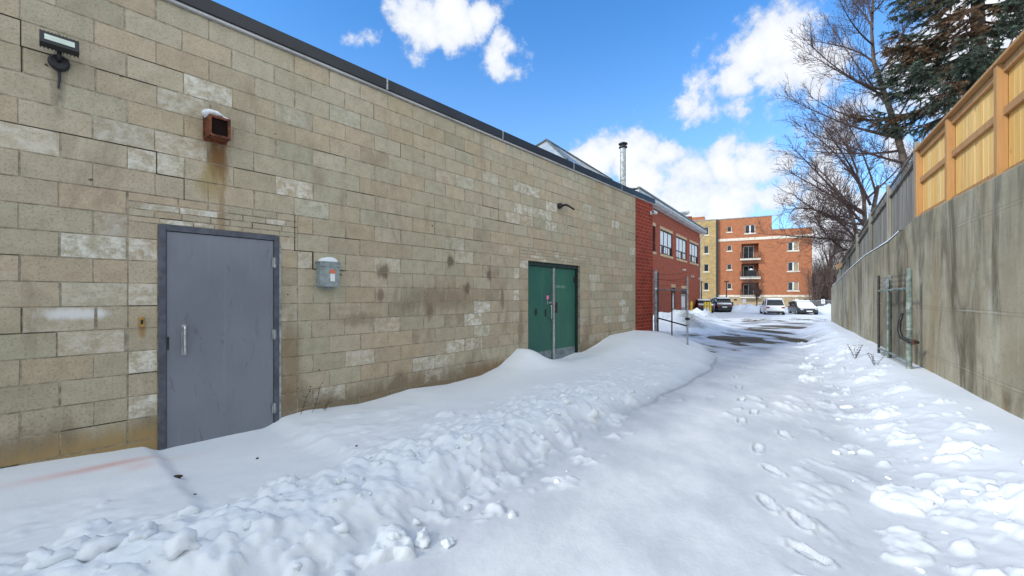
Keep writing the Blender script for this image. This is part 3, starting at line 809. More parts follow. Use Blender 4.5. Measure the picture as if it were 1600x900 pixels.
# goose neck pipe
o=on_wall('vent_pipe',873,322,'short black bent pipe stub high on the wall above the green doors','pipe')
m=MB(); m.lathe([(.055,0),(.06,.01),(.06,.06),(.04,.075)],16); m.v=[(x,-z,y) for x,y,z in m.v]; m.build('wall_collar',M['black'],o,smooth=True)
m=MB(); m.tube([(.02,-.06,.0),(.06,-.14,.02),(.12,-.17,.0),(.22,-.18,-.03),(.30,-.18,-.045)],[.022,.024,.02,.02,.022],10); m.build('pipe',M['black'],o,smooth=True)
# brass box
o=on_wall('key_box',221,503,'tiny brass key box left of the grey door','key box')
m=MB(); m.box(-.018,.018,-.025,0,-.045,.045); m.build('box_body',M['brass'],o,bevel=.004)
m=MB(); m.box(-.008,.008,-.027,-.0255,-.02,.02); m.build('slot',M['black'],o)
# security camera on brick return
s_=ENDS-.16
o=empty('security_camera',(-6.5+.6527*s_+.7576*.0,.7576*s_,zz(333,12.3)),RA,'small white security camera on the brick end of the block building','camera')
m=MB(); m.box(-.05,.05,-.03,0,-.05,.05); m.tube([(0,-.02,0),(.0,-.09,-.02)],.018,8); m.build('mount',M['white'],o,bevel=.004)
m=MB(); m.tube([(-.13,-.12,.01),(.10,-.13,.0)],.045,14); ch=m.build('camera_body',M['white'],o,smooth=False,bevel=.006)
m=MB(); m.tube([(-.131,-.12,.01),(-.137,-.12,.01)],.030,14); m.build('lens',M['black'],ch)

# chimney pipe + hip roof on the block building's roof line
o=empty('flue_pipe',((973.5-800)/F*13.2,13.2,4.2),RA,'tall thin metal flue pipe with black cap behind the roof edge','chimney pipe')
zt=zz(230,13.2)-4.2
m=MB(); m.tube([(0,0,-.1),(0,0,zt)],.088,18,); m.build('pipe',M['galv'],o,smooth=False)
for z in (.25,.95): MB().lathe([(.089,z-.015),(.094,z-.01),(.094,z+.01),(.089,z+.015)],18).build('pipe_band',M['galv'],o)
m=MB(); m.lathe([(.10,zt-.04),(.13,zt-.02),(.13,zt+.01),(.085,zt+.03),(.085,zt+.07),(.14,zt+.085),(.14,zt+.115),(.09,zt+.14)],20); m.build('pipe_cap',M['black'],o)
m=MB(); m.tube([(0,0,1.0),(-1.3,.9,.0)],.006,4); m.tube([(0,0,1.02),(-1.9,-.2,.05)],.006,4); m.build('guy_wire',M['galv'],o)
# gable/hip roof behind
o=empty('metal_roof_hall',(1.0,12.0,4.0),math.atan2(1,.70),'pale grey metal hipped roof rising behind the black roof edge','roof')
ap=2.0   # ridge height over base
m=MB(); L_=5.0
m.quad((0,0,ap-.03),(-1.6,-1.5,.7),(L_+.6,-1.5,.7),(L_,0,ap-.03))
m.quad((0,0,ap-.03),(L_,0,ap-.03),(L_+.6,1.9,.4),(-1.6,1.9,.4)); m.add([(L_,0,ap-.03),(L_+.6,-1.5,.7),(L_+.6,1.9,.4)],[(0,1,2)])
m.build('roof_slope',M['roof_grey'],o)
m=MB(); m.add([(0,0,ap-.03),(-1.6,1.9,.4),(-1.6,-1.5,.7)],[(0,1,2)]); m.build('hip_end',M['roof_skylit'],o)
m=MB(); m.tube([(-.05,0,ap-.01),(L_,0,ap-.01)],.035,6); m.tube([(-.02,0,ap-.01),(-1.6,1.9,.42)],.03,6); m.tube([(-.02,0,ap-.01),(-1.6,-1.5,.72)],.03,6); m.build('ridge_cap',M['roof_dark'],o)
m=MB()
for k in range(1,10):
    x=k*.5; m.tube([(x,-.01,ap-.03),(x+.0,-1.5,.71)],.012,4)
m.build('roof_rib',M['roof_grey'],o)
m=MB(); m.box(-1.2,L_-.6,-1.1,1.6,.12,.9); m.build('hall_body',M['mortar'],o)

# ------------------------------------------------------------------ two-storey red brick building
rb=empty('red_brick_building',(XC,0,0),RC,'two-storey dark red brick building beyond the block building','building')
cs=sC(1093.5); s0=sC(985)
EV=zz(324,YC(1020))
wz1=zz(357.5,YC(1032)); wz0=zz(396,YC(1032))
wins=[(sC(1013),sC(1024.3)),(sC(1032),sC(1051)),(sC(1057),sC(1073)),(sC(1078),sC(1091))]
doors=[(sC(1049),sC(1055.5),-.6,zz(449,YC(1050))),(sC(1065),sC(1073),-.6,zz(451,YC(1067)))]
m=MB(); ops=[(a,b,wz0,wz1) for a,b in wins]+doors
wall_open(m,s0,cs,-.7,EV,ops,0,.18,1)
m.quad((cs,0,-.7),(cs,14,-.7),(cs,14,EV),(cs,0,EV)); m.quad((s0,14,-.7),(s0,0,-.7),(s0,0,EV),(s0,14,EV))
m.build('brick_wall',M['brick_school'],rb)
m=MB(); m.box(s0,cs+.6,-.55,14,EV+.02,EV+.30); m.build('soffit',M['offwhite'],rb,bevel=.02)
m=MB(); m.box(s0,cs+.66,-.66,-.552,EV+.10,EV+.34); m.build('gutter',M['gutter'],rb,bevel=.02)
m=MB(); m.box(s0,cs+.68,-.70,-.5,EV+.36,EV+.50); m.build('roof_edge',M['roof_dark'],rb)
m=MB(); m.prism([(-.62,EV+.41),(14,EV+.41),(14,EV+1.0),(3,EV+1.0)],'x',s0,cs+.6); m.build('roof',M['roof_dark'],rb)
m=MB(); m.tube([(cs+.3,-.6,EV+.1),(cs+.25,-.3,EV-.25),(cs-.12,-.09,EV-.5),(cs-.12,-.09,-.4)],.06,8); m.build('downspout',M['offwhite'],rb)
for k,(a,b) in enumerate(wins):
    fb=MB(); y=.10; w=b-a; H_=wz1-wz0; tz=wz0+H_*.36
    t_=.07
    fb.box(a,a+t_,y-.03,y+.05,wz0,wz1); fb.box(b-t_,b,y-.03,y+.05,wz0,wz1); fb.box(a+t_,b-t_,y-.03,y+.05,wz0,wz0+t_); fb.box(a+t_,b-t_,y-.03,y+.05,wz1-t_,wz1)
    fb.box(a+t_,b-t_,y-.025,y+.05,tz-t_/2,tz+t_/2)
    for j in (1,2):
        x=a+w*j/3; fb.box(x-t_/2,x+t_/2,y-.02,y+.05,wz0+t_,wz1-t_)
    for j in range(3):
        x=a+w*(j+.5)/3; fb.box(x-.02,x+.02,y-.015,y+.05,wz0+t_,tz-t_/2)
    f=fb.build('window',M['black'],rb)
    g=MB(); g.quad((a+t_,y+.02,wz0+t_),(b-t_,y+.02,wz0+t_),(b-t_,y+.02,wz1-t_),(a+t_,y+.02,wz1-t_)); g.build('pane',M['glass'],f)
    if k>0:
        bl=MB()
        for j in range(3):
            xa=a+w*j/3+.09; xb=a+w*(j+1)/3-.09
            bl.box(xa,xb,y+.008,y+.016,tz+.06,wz1-.1)
            if (j+k)%2: bl.box(xa,xa+(xb-xa)*.55,y+.008,y+.016,wz0+.1,tz-.06)
            else: bl.box(xa+.1,xb,y+.008,y+.016,wz0+.16,tz-.06)
        bl.build('blind',M['blind'],f)
    l=MB(); l.box(a-.12,b+.12,-.015,.08,wz1,wz1+.26); l.build('lintel',M['beige'],rb)
    l=MB(); l.box(a-.12,b+.12,-.05,.10,wz0-.22,wz0-.002); l.build('sill',M['beige'],rb)
for a,b,c,d in doors:
    m=MB(); m.box(a+.05,b-.05,.10,.16,-.5,d-.55); dd=m.build('door',M['elbox'],rb)
    m=MB(); m.box(a+.25,b-.25,.095,.099,.3,d-.8); m.build('pane',M['blind'],dd)
    m=MB(); m.box(a,b,.09,.14,d-.5,d); m.build('transom',M['darkhole'],rb)
    l=MB(); l.box(a-.1,b+.1,-.015,.08,d,d+.3); l.build('lintel',M['beige'],rb)
for px,py,nm,lb,mt in [(1067,421.5,'wall_fixture','small white bracket on the red brick wall left of the round fitting','white'),(1080,432,'wall_fixture','round pale ring fitting on the red brick wall near its far end','offwhite'),(1092,436,'wall_fixture','small white conduit fitting at the far corner of the red brick wall','white')]:  # small unlit wall fittings: bracket, ring and conduit end
    s_=sC(px); o=empty(nm,(XC+s_*.715/FC,s_/FC,zz(py,YC(px))),RC,lb,'wall fixture','fixtures on the red brick wall')
    m=MB(); m.box(-.1,.1,-.10,0,-.12,.12); m.build('back_plate',M['offwhite'],o,bevel=.01)
    m=MB(); m.lathe([(.05,-.1),(.13,-.06),(.15,.02),(.06,.06)],12,(0,-.18,0)); m.build('fixture_cap',M[mt],o,smooth=True)
# roof vent on the red building
o=empty('roof_vent',((1064-800)/F*44,44,EV+.5),0,'white round turbine vent on a brick stub over the red brick building','roof vent')
zt=zz(329,44)-(EV+.5)
m=MB(); m.box(-.05,1.0,-.4,.5,-.3,zt*.42); m.build('brick_stub',M['brick_school'],o)
m=MB(); m.lathe([(.35,zt*.42),(.35,zt*.6),(.62,zt*.66),(.75,zt*.8),(.70,zt*.95),(.35,zt)],18,(.15,0,0)); m.build('turbine',M['white'],o,smooth=False)
# pipes / conduit line at the wall's middle
m=MB(); s1,s2=sC(1030),sC(1077); m.box(s1,s2,-.03,-.005,zz(446,YC(1050))+.45,zz(446,YC(1050))+.50); m.build('conduit',M['brick_near'],rb)

# ------------------------------------------------------------------ apartment block
Y0=59.0; AC=Vector((.7215*Y0,Y0,0)); FD=math.hypot(1.985,1); RD=math.atan2(-1,1.985)
ab=empty('apartment_building',AC,RD,'five-storey orange brick apartment building with one yellow bay, facing the car park','building')
def uk(px):
    t=(px-800)/F; k=Y0*(.7215-t)/(1.985+t); return -k*FD, Y0+k
def U(px): return uk(px)[0]
def ZD(px,py): return zz(py,uk(px)[1])
uR=0.0; uM=U(1206); uY=U(1121); uL=U(1066)
zB=1.45; zLow=ZD(1268,355.6); zHi=ZD(1206,337.5); zBand=ZD(1268,368)
ops=[]; winspec=[]
def rowsz(px,ys): return [(ZD(px,b),ZD(px,t)) for t,b in ys]
for zb,zt in rowsz(1140,[(354,362.5),(383.5,392),(412.5,421.5),(442.5,451.5)]): winspec.append((U(1136),U(1143.2),zb,zt,1,'o'))
winspec.append((U(1164),U(1180),ZD(1172,364.5),ZD(1172,351.5),2,'o'))
for zb,zt in rowsz(1240,[(378,391.5),(409.5,423.5),(440.5,454)]): winspec.append((U(1231),U(1248),zb,zt,2,'r'))
bal=[(U(1158.5),U(1185.5),ZD(1172,404.5),ZD(1172,380.5)),(U(1158.5),U(1185.5),ZD(1172,434),ZD(1172,411.5)),(U(1158.5),U(1185.5),ZD(1172,463.5),ZD(1172,441.5))]
oo=[(w[0],w[1],w[2],w[3]) for w in winspec]+bal
base_w=[(U(1137),U(1146),-.9,ZD(1141,472)),(U(1232),U(1240),-.9,ZD(1236,471.5))]
# lower part of the orange wall up to the right part's parapet; upper part on the left
m=MB()
lo=[(a,b,c,min(d,zLow)) for a,b,c,d in oo if c<zLow]
wall_open(m,uY,uR,zB,zLow,[x for x in lo if x[3]-x[2]>.1],0,.25,1)
up=[(a,b,max(c,zLow),d) for a,b,c,d in oo if d>zLow]
wall_open(m,uY,uM,zLow,zHi,up,0,.25,1)
m.quad((uR,0,-.9),(uR,14,-.9),(uR,14,zLow),(uR,0,zLow)); m.quad((uM,0,zLow),(uM,14,zLow),(uM,14,zHi),(uM,0,zHi))
m.build('orange_wall',M['brick_orange'],ab)
m=MB(); wall_open(m,uY,uR,-.9,zB,base_w,-.04,.2,1); m.quad((uR+.001,-.04,-.9),(uR+.001,.0,-.9),(uR+.001,.0,zB),(uR+.001,-.04,zB)); m.quad((uY,-.04,zB),(uR,-.04,zB),(uR,0,zB),(uY,0,zB)); m.build('stone_base',M['stone'],ab)
yw=[]
for zb,zt in rowsz(1103,[(355.5,367.5),(384.5,396.5),(413,424.5),(441.5,453.5)]): yw.append((U(1100),U(1107.5),zb,zt))
m=MB(); yo=-.35
zYel=ZD(1120,344)
wall_open(m,uL,uY,-.9,zYel,yw,yo,.25,1); m.quad((uY,yo,-.9),(uY,0.01,-.9),(uY,.01,zYel),(uY,yo,zYel)); m.quad((uL,yo,-.9),(uL,yo,zYel),(uL,9,zYel),(uL,9,-.9))
m.build('yellow_wall',M['brick_yellow'],ab)
m=MB(); m.box(uY-.2,uY+.12,yo-.02,.05,-.9,zYel+.02)  # dark strip along the edge between the yellow and orange walls
m.build('dark_corner_strip',M['darkhole'],ab).hide_render=False
m=MB(); m.box(uY+.12,uR+.03,-.09,.0,zB-.16,zB+.16); m.build('stone_band',M['pale_stone'],ab)
m=MB(); m.box(uY+.12,uR+.03,-.07,.0,zBand-.2,zBand+.2); m.build('stone_band',M['pale_stone'],ab)
m=MB(); m.box(uL,uY,yo-.06,14,zYel,zYel+.12); m.box(uY+.0,uM+.05,-.06,14,zHi,zHi+.12); m.box(uM+.05,uR+.05,-.06,14,zLow,zLow+.12); m.build('parapet_cap',M['roof_grey'],ab)
m=MB(); m.box(uL+1,U(1100),3,9,zYel+.13,ZD(1085,340.3)+.6); m.build('roof_penthouse',M['brick_orange'],ab)
def win(a,b,zb,zt,y,n,parent,curt=False):
    t_=.07; f=MB()
    f.box(a,a+t_,y+.08,y+.16,zb,zt); f.box(b-t_,b,y+.08,y+.16,zb,zt); f.box(a+t_,b-t_,y+.08,y+.16,zb,zb+t_); f.box(a+t_,b-t_,y+.08,y+.16,zt-t_,zt)
    if n==2: c=(a+b)/2; f.box(c-.09,c+.09,y+.07,y+.16,zb+t_,zt-t_)
    fo=f.build('window',M['white'] if n==2 else M['pale_stone'],parent)
    g=MB(); g.quad((a+t_,y+.13,zb+t_),(b-t_,y+.13,zb+t_),(b-t_,y+.13,zt-t_),(a+t_,y+.13,zt-t_)); g.build('pane',M['glass'],fo)
    if curt: 
        g=MB(); c=(a+b)/2; g.box(c+.12,b-t_-.02,y+.10,y+.12,zb+t_+.05,zt-t_-.03); g.build('curtain',M['curtain'],fo)
    s_=MB(); s_.box(a-.14,b+.14,y-.08,y+.10,zb-.16,zb-.002); s_.build('sill',M['pale_stone'],fo)
for a,b,zb,zt,n,k in winspec: win(a,b,zb,zt,0,n,ab,k=='r')
for a,b,zb,zt in yw: win(a,b,zb,zt,yo,1,ab)
for a,b,zb,zt in base_w:
    m=MB(); m.box(a,b,.06,.10,zb,zt); f=m.build('basement_window',M['darkhole'],ab)
for px in (1109,1149,1258):
    y_=yo if px<1120 else -.04
    m=MB(); m.box(U(px-2.2),U(px+2.2),y_-.05,y_,ZD(px,469.5),ZD(px,467)); m.build('wall_vent',M['darkhole'],ab,bevel=.01)
for k,(a,b,zb,zt) in enumerate(bal):
    m=MB(); m.quad((a,1.5,zb),(b,1.5,zb),(b,1.5,zt),(a,1.5,zt)); m.quad((a,.24,zb),(a,1.5,zb),(a,1.5,zt),(a,.24,zt)); m.quad((b,1.5,zb),(b,.24,zb),(b,.24,zt),(b,1.5,zt)); m.quad((a,.24,zt),(a,1.5,zt),(b,1.5,zt),(b,.24,zt))
    m.build('balcony_recess',M['brick_orange'],ab)
    m=MB(); m.box(a+.3,a+1.7,1.40,1.46,zb+.1,zt-.25); dd=m.build('balcony_door',M['white'],ab)
    m=MB(); m.box(a+.38,a+.96,1.38,1.399,zb+.2,zt-.33); m.box(a+1.04,a+1.62,1.38,1.399,zb+.2,zt-.33); m.build('pane',M['glass'],dd)
    m=MB(); m.box(a-.2,b+.2,-.75,1.5,zb-.22,zb-.01); m.build('balcony_slab',M['pale_stone'],ab)
    r_=MB(); x=a-.12
    r_.box(a-.15,b+.15,-.72,-.68,zb+.98,zb+1.03); r_.box(a-.15,b+.15,-.72,-.68,zb+.08,zb+.12)
    while x<b+.15: r_.box(x-.012,x+.012,-.71,-.69,zb,zb+1.0); x+=.13
    for xx in (a-.15,b+.15):
        r_.box(xx-.02,xx+.02,-.72,0,zb+.98,zb+1.03)
        for q in range(5): r_.box(xx-.012,xx+.012,-.6+q*.13-.012,-.6+q*.13+.012,zb,zb+1.0)
    r_.build('balcony_railing',M['darkmetal'],ab)
    m=MB(); m.box(a-.18,b+.18,-.66,.6,zb-.005,zb+(.18 if k==1 else .10)); m.build('balcony_snow',M['snow'],ab,bevel=.04)
    if k==1:
        bq=empty('barbecue',(0,0,0),0,'covered black barbecue with snow on the middle apartment balcony','barbecue')
        mw=ab.matrix_basis; p=Vector(AC)+Matrix.Rotation(RD,3,'Z')@Vector((b-.95,.15,zb+.05)); bq.location=p; bq.rotation_euler=(0,0,RD)
        m=MB(); m.prism([(-.65,0),(.65,0),(.68,.75),(.45,1.08),(-.45,1.08),(-.68,.75)],'y',-.32,.32); m.build('cover',M['black'],bq,bevel=.06)
        m=MB(); blob(m,(0,0,1.1),.36,8,.35,3); m.build('snow_cap',M['snow'],bq,smooth=True)
        bk=empty('bicycle',Vector(AC)+Matrix.Rotation(RD,3,'Z')@Vector((a+.85,-.25,zb+.17)),RD,'bicycle half buried in snow on the middle apartment balcony','bicycle')
        for wx in (-.5,.5):
            m=MB(); pts=[(wx+.33*math.cos(q*math.pi/8),0,.34+.33*math.sin(q*math.pi/8)) for q in range(17)]; m.tube(pts,.025,5,cap=False); m.build('wheel',M['tire'],bk)
        m=MB(); m.tube([(-.5,0,.34),(-.1,0,.34),(.42,0,.85),(-.18,0,.85),(-.1,0,.34)],.02,5); m.tube([(-.5,0,.34),(-.2,0,.8),(-.22,0,.98)],.018,5); m.tube([(.5,0,.34),(.4,0,.95),(.33,0,1.05)],.02,5); m.build('frame',M['car_dark'],bk)
        m=MB(); m.box(-.34,-.1,-.06,.06,.97,1.02); m.build('saddle',M['black'],bk,bevel=.02)
# apartment body so the sky does not show through
m=MB(); m.box(uL+.3,uR-.02,1.6,14,-.9,zLow-.05); m.box(uY,uM-.02,1.6,14,zLow-.05,zHi-.05); m.build('rear_body',M['brick_orange'],ab)
# antenna
o=empty('roof_antenna',Vector(AC)+Matrix.Rotation(RD,3,'Z')@Vector((U(1219.5),1.0,zLow)),RD,'thin television antenna mast on the lower apartment roof','antenna')
hA=ZD(1219,331)-zLow
m=MB(); m.tube([(0,0,0),(0,0,hA+.2)],.05,6); m.build('mast',M['galv'],o)
m=MB(); m.tube([(-1.3,0,hA-.35),(.65,0,hA-.2)],.03,5); 
for q in (-1.2,-.8,-.4,.3,.6): m.tube([(q,-.4,hA-.3),(q,.4,hA-.3)],.02,4)
m.build('boom',M['galv'],o)

# ------------------------------------------------------------------ retaining wall and fences
rw=empty('retaining_wall',(2.36,0,0),RB,'tall stained grey concrete retaining wall along the right side of the lane','retaining wall')
TW=[(-12,2.81),(4,2.81),(7.3,2.89),(8.2,2.79),(9.24,2.69),(11.8,2.62),(15,2.35),(17.8,2.05),(19.4,1.9)]
def wtop(Y): return float(np.interp(Y,[a for a,b in TW],[b for a,b in TW]))
m=MB(); prev=None
ysw=sorted(set([a for a,b in TW]+list(np.arange(-12,19.4,.5))))
def wcol(Y,rx=0): 
    s_=Y*FB; t_=wtop(Y); bw=0.012*math.sin(Y*1.7)
    return [(s_,bw,-.8),(s_,bw,.9),(s_,bw*.5,t_-.03),(s_,-.025,t_),(s_,-.33,t_),(s_,-.33,-.8)]
for y in ysw:
    c=wcol(y)
    if prev:
        b_=len(m.v); m.add(prev+c,[(i+1,i,i+6,i+7) for i in range(5)])
    prev=c
m.add(prev,[(0,1,2,3,4,5)][::1])
# return leg at the far end going right
e=19.4*FB
m.box(e-.3,e+.001,-9,-.33,-.8,1.88)
m.build('concrete_wall',M['concrete'],rw,smooth=False)
m=MB(); prev=None
for y in np.arange(8.3,19.2,.25):
    s_=y*FB; t_=wtop(y)+.0; w=.03+.05*abs(mnoise.noise(Vector((y*1.3,0,0)))) ; hh=.03+.05*abs(mnoise.noise(Vector((y*1.9,4,0))))
    c=[(s_,.0,t_+.002),(s_,.005,t_+hh*.6),(s_,-.05,t_+hh),(s_,-.12,t_+hh)]
    if prev: m.add(prev+c,[(i,i+4,i+5,i+1) for i in range(3)])
    prev=c
m.build('snow_cap',M['snow'],rw,smooth=True)

yard=MB(); prev=None
for y in list(np.arange(-12,19.3,.6))+[19.3]:
    r_=[]
    for d in (.28,.8,2,4,8,14,30,60):
        x=2.36+.646*y+d*1.0; r_.append((x,y,wtop(y)-.12+.12*mnoise.noise(Vector((x*.5,y*.5,0)))-.3*(d>.5)))
    if prev: yard.add(prev+r_,[(i,i+1,i+9,i+8) for i in range(7)])
    prev=r_
tag(yard.build('yard_snow',M['snow'],smooth=True),kind='structure')

def onB(Y,off=0.0): return Y*FB
# cedar fence
cf=empty('cedar_fence',(2.36,0,0),RB,'new orange cedar board fence on top of the near part of the retaining wall','fence')
yb=-.16; top=4.25; bot=lambda Y: wtop(Y)+.02
PF=[-2.7,-1.2,.3,1.82,3.34,4.86,6.30,7.70]
bd=MB(); x=PF[0]*FB
while x<7.70*FB:
    w=.138; Yc=x/FB; y_=yb-.03-rng.random()*.004
    bd.box(x+.002,x+w-.002,y_-.018,y_,bot(Yc),top-.10); x+=.14
bd.build('fence_boards',M['cedar'],cf,bevel=.002,segs=1)
for Yp in PF:
    m=MB(); s_=Yp*FB; m.box(s_-.045,s_+.045,yb-.028,yb+.062,bot(Yp)-.01,top-.10); m.build('post',M['cedar_rail'],cf,bevel=.004)
for a,b in zip(PF[:-1],PF[1:]):
    for zc in (top-.16,3.60,bot((a+b)/2)+.05):
        m=MB(); m.box(a*FB+.047,b*FB-.047,yb-.026,yb+.012,zc-.045,zc+.045); m.build('rail',M['cedar_rail'],cf,bevel=.003)
m=MB(); m.box(PF[0]*FB-.05,PF[-1]*FB+.06,yb-.07,yb+.08,top-.098,top-.06); m.build('cap_board',M['cedar_rail'],cf,bevel=.004)
m=MB()
for Yp,z in ((4.92,2.86),(4.86,3.65),(6.36,3.65),(6.36,2.92)):
    blob(m,(Yp*FB+.06,yb+.02,z),.028,int(Yp*10),.5)
m.build('snow_bits',M['snow'],cf,smooth=True)
# weathered fence
gf=empty('weathered_fence',(2.36,0,0),RB,'old grey weathered board fence stepping down along the far part of the retaining wall','fence')
GT=[(7.75,4.33),(8.25,4.26),(12.5,3.71),(16.1,3.13),(19.4,2.75)]
def gtop(Y): return float(np.interp(Y,[a for a,b in GT],[b for a,b in GT]))
bd=MB(); x=7.78*FB
while x<19.3*FB:
    Yc=x/FB; w=.092; y_=yb-.03-rng.random()*.012; tp=gtop(Yc)-.22+rng.gauss(0,.012)
    bd.box(x,x+w,y_-.018,y_,bot(Yc)-.1,tp); x+=.1
bd.build('fence_boards',M['oldwood'],gf)
bd=MB(); x=7.78*FB
while x<19.2*FB:
    Yc=x/FB; t_=gtop(Yc); zA=t_-.22; 
    bd.quad((x,yb-.03,zA),(x+.02,yb-.03,zA),(x+.20,yb-.03,t_-.03),(x+.18,yb-.03,t_-.03)); bd.quad((x+.20,yb-.04,zA),(x+.18,yb-.04,zA),(x,yb-.04,t_-.03),(x+.02,yb-.04,t_-.03)); x+=.10
lt=bd.build('lattice_top',M['oldrail'],gf); sm=lt.modifiers.new('s','SOLIDIFY'); sm.thickness=.008
yp=7.85
while yp<19.3:
    m=MB(); s_=yp*FB; t_=gtop(yp)+.05; m.box(s_-.045,s_+.045,yb-.028,yb+.05,bot(yp)-.1,t_); m.build('post',M['oldwood'],gf,bevel=.006)
    yn=min(yp+2.0,19.3)
    for dz in (0,-.22):
        m=MB(); za=gtop(yp)+dz; zb_=gtop(yn)+dz
        a,b=s_+.047,yn*FB-.047
        if b-a>.3:
            vs=[(a,yb-.026,za-.04),(b,yb-.026,zb_-.04),(b,yb+.01,zb_-.04),(a,yb+.01,za-.04),(a,yb-.026,za),(b,yb-.026,zb_),(b,yb+.01,zb_),(a,yb+.01,za)]
            m.add(vs,[(0,3,2,1),(4,5,6,7),(0,1,5,4),(1,2,6,5),(2,3,7,6),(3,0,4,7)]); m.build('rail',M['oldrail'],gf)
    yp+=2.0
m=MB(); m.box(17.3*FB,18.9*FB,yb+.0,yb+.04,gtop(18.1)-.22,gtop(18.1)-.02); o=m.build('cedar_patch_board',M['cedar_rail'],gf)

# ------------------------------------------------------------------ chain link
def chain_link(mb,L,z0,z1,y=0,pitch=.06,r=.0016,zt=None):
    """diamond wire in the xz plane"""
    H_=z1-z0; k=-int(H_/pitch)-1
    while k*pitch<L:
        for sgn in (1,-1):
            if sgn>0: x0=k*pitch; xa,xb=x0,x0+H_
            else: x0=k*pitch+H_; xa,xb=x0,x0-H_
            za,zb=z0,z1
            def clip(xa,za,xb,zb):
                if xa>xb: xa,za,xb,zb=xb,zb,xa,za
                if xb<=0 or xa>=L: return None
                if xa<0: za=za+(zb-za)*(-xa)/(xb-xa); xa=0
                if xb>L: zb=za+(zb-za)*(L-xa)/(xb-xa); xb=L
                return xa,za,xb,zb
            c=clip(xa,za,xb,zb)
            if c and abs(c[2]-c[0])>.01: mb.tube([(c[0],y+sgn*r,c[1]),(c[2],y+sgn*r,c[3])],r,3,cap=False)
        k+=1
# left gate
P1=Vector((4.30,12.35,0)); P2=Vector((4.62,10.95,0))
d_=P2-P1; L_=d_.length; ra=math.atan2(d_.y,d_.x)
lg=empty('chain_link_gate',P1,ra,'open grey chain link gate leaf at the brick corner of the block building','gate')
zb1,zt1=-.1,zz(423,12.35)
m=MB(); m.tube([(-.06,0,-.3),(-.06,0,zt1)],.045,12); m.tube([(-.06,0,zt1),(-.06,0,zt1+.02)],[.05,.03],12); m.build('gate_post',M['galv'],lg)
m=MB(); m.tube([(L_,0,.12),(L_,0,zz(432,10.95))],.024,10); m.build('frame_upright',M['galv'],lg)
m=MB(); m.tube([(.06,0,.35),(.06,0,zt1-.05)],.02,8); m.build('frame_upright',M['darkmetal'],lg)
m=MB(); m.tube([(L_*.52,0,.35),(L_*.52,0,1.66)],.018,8); m.build('frame_upright',M['darkmetal'],lg)
m=MB(); m.tube([(.05,0,1.68),(L_,0,1.64)],.020,8); m.build('frame_rail',M['galv'],lg)
m=MB(); m.tube([(.05,0,.84),(L_,0,.70)],.020,8); m.build('frame_rail',M['darkmetal'],lg)
m=MB()
for z in (1.82,1.98,2.14):
    pts=[(q*L_/8,0,z-.03*math.sin(q/8*math.pi)-.03*q/8) for q in range(9)]; m.tube(pts,.003,4)
    for q in range(1,16):
        x=q*L_/16; zc=z-.03*math.sin(q/16*math.pi)-.03*q/16; m.tube([(x-.01,-.015,zc-.015),(x+.01,.015,zc+.015)],.0022,3)
m.build('barbed_wire',M['darkmetal'],lg)
m=MB(); chain_link(m,L_,.36,1.66,0,.065,.0022); m.build('wire_mesh',M['darkmetal'],lg)
for z in (1.62,.75):
    m=MB(); m.tube([(-.06,0,z-.04),(-.06,0,z+.04)],.056,12); m.box(-.02,.06,-.02,.02,z-.025,z+.025); m.build('hinge',M['galv'],lg)
m=MB(); blob(m,(-.03,.0,1.70),.06,3,.6); m.build('snow_bits',M['snow'],lg,smooth=True)
m=MB(); m.box(L_-.06,L_+.06,-.03,.03,.86,.92); m.build('latch',M['darkmetal'],lg,bevel=.005)
# wide post beside the brick corner
o=empty('fence_post',(4.20,12.62,0),RA,'square grey steel post between the brick corner and the gate','post')
m=MB(); m.box(-.06,.06,-.06,.06,-.3,zz(436,12.6)); m.box(-.075,.075,-.075,.075,zz(436,12.6),zz(436,12.6)+.02); m.build('post_tube',M['galv'],o,bevel=.008)

# right gate folded along the retaining wall
PR1=Vector((6.53,6.84,0)); PR2=Vector((7.67,8.70,0)); d_=PR2-PR1; L_=d_.length; ra=math.atan2(d_.y,d_.x)
rg=empty('chain_link_gate',PR1,ra,'green-grey chain link gate leaf folded back against the concrete retaining wall','gate')
zt=1.5+.42
m=MB(); m.tube([(0,0,-.1),(0,0,zt)],.038,14); m.tube([(0,0,zt),(0,0,zt+.03)],[.042,.02],14); m.build('gate_post',M['galv_green'],rg)
m=MB(); m.tube([(L_,0,.1),(L_,0,zt)],.022,8); m.build('frame_upright',M['darkmetal'],rg)
m=MB(); m.tube([(L_*.64,0,.1),(L_*.64,0,1.60)],.020,8); m.build('frame_upright',M['galv_green'],rg)
m=MB(); m.tube([(L_*.70,-.05,.1),(L_*.70,-.05,1.9)],.034,10); m.build('frame_upright',M['galv_green'],rg)
m=MB(); m.tube([(.1,0,1.62),(L_,0,1.60)],.020,8); m.build('frame_rail',M['galv_green'],rg)
m=MB(); m.tube([(.1,0,.42),(L_,0,.40)],.018,8); m.build('frame_rail',M['galv_green'],rg)
m=MB()
for z in (1.68,1.77,1.86):
    m.tube([(q*L_/6,0,z-.02*math.sin(q/6*math.pi)) for q in range(7)],.0028,4)
    for q in range(1,20):
        x=q*L_/20; m.tube([(x-.01,-.012,z-.03),(x+.01,.012,z+.01)],.002,3)
m.build('barbed_wire',M['darkmetal'],rg)
m=MB(); chain_link(m,L_,.2,1.60,0,.055,.0011); m.build('wire_mesh',M['darkmetal'],rg)
m=MB(); m.box(L_*.66,L_*.80,-.02,.02,1.64,1.84); m.build('number_plate',M['galv'],rg)
for z in (.32,.95,1.3): 
    m=MB(); m.tube([(0,0,z-.015),(0,0,z+.015)],.043,14); m.build('post_band',M['galv'],rg)
o=empty('cable_sleeve',PR1+Vector((0,0,1.02)),ra,'thick black locking cable hanging from the right gate post','cable lock')
o.location.z=.95
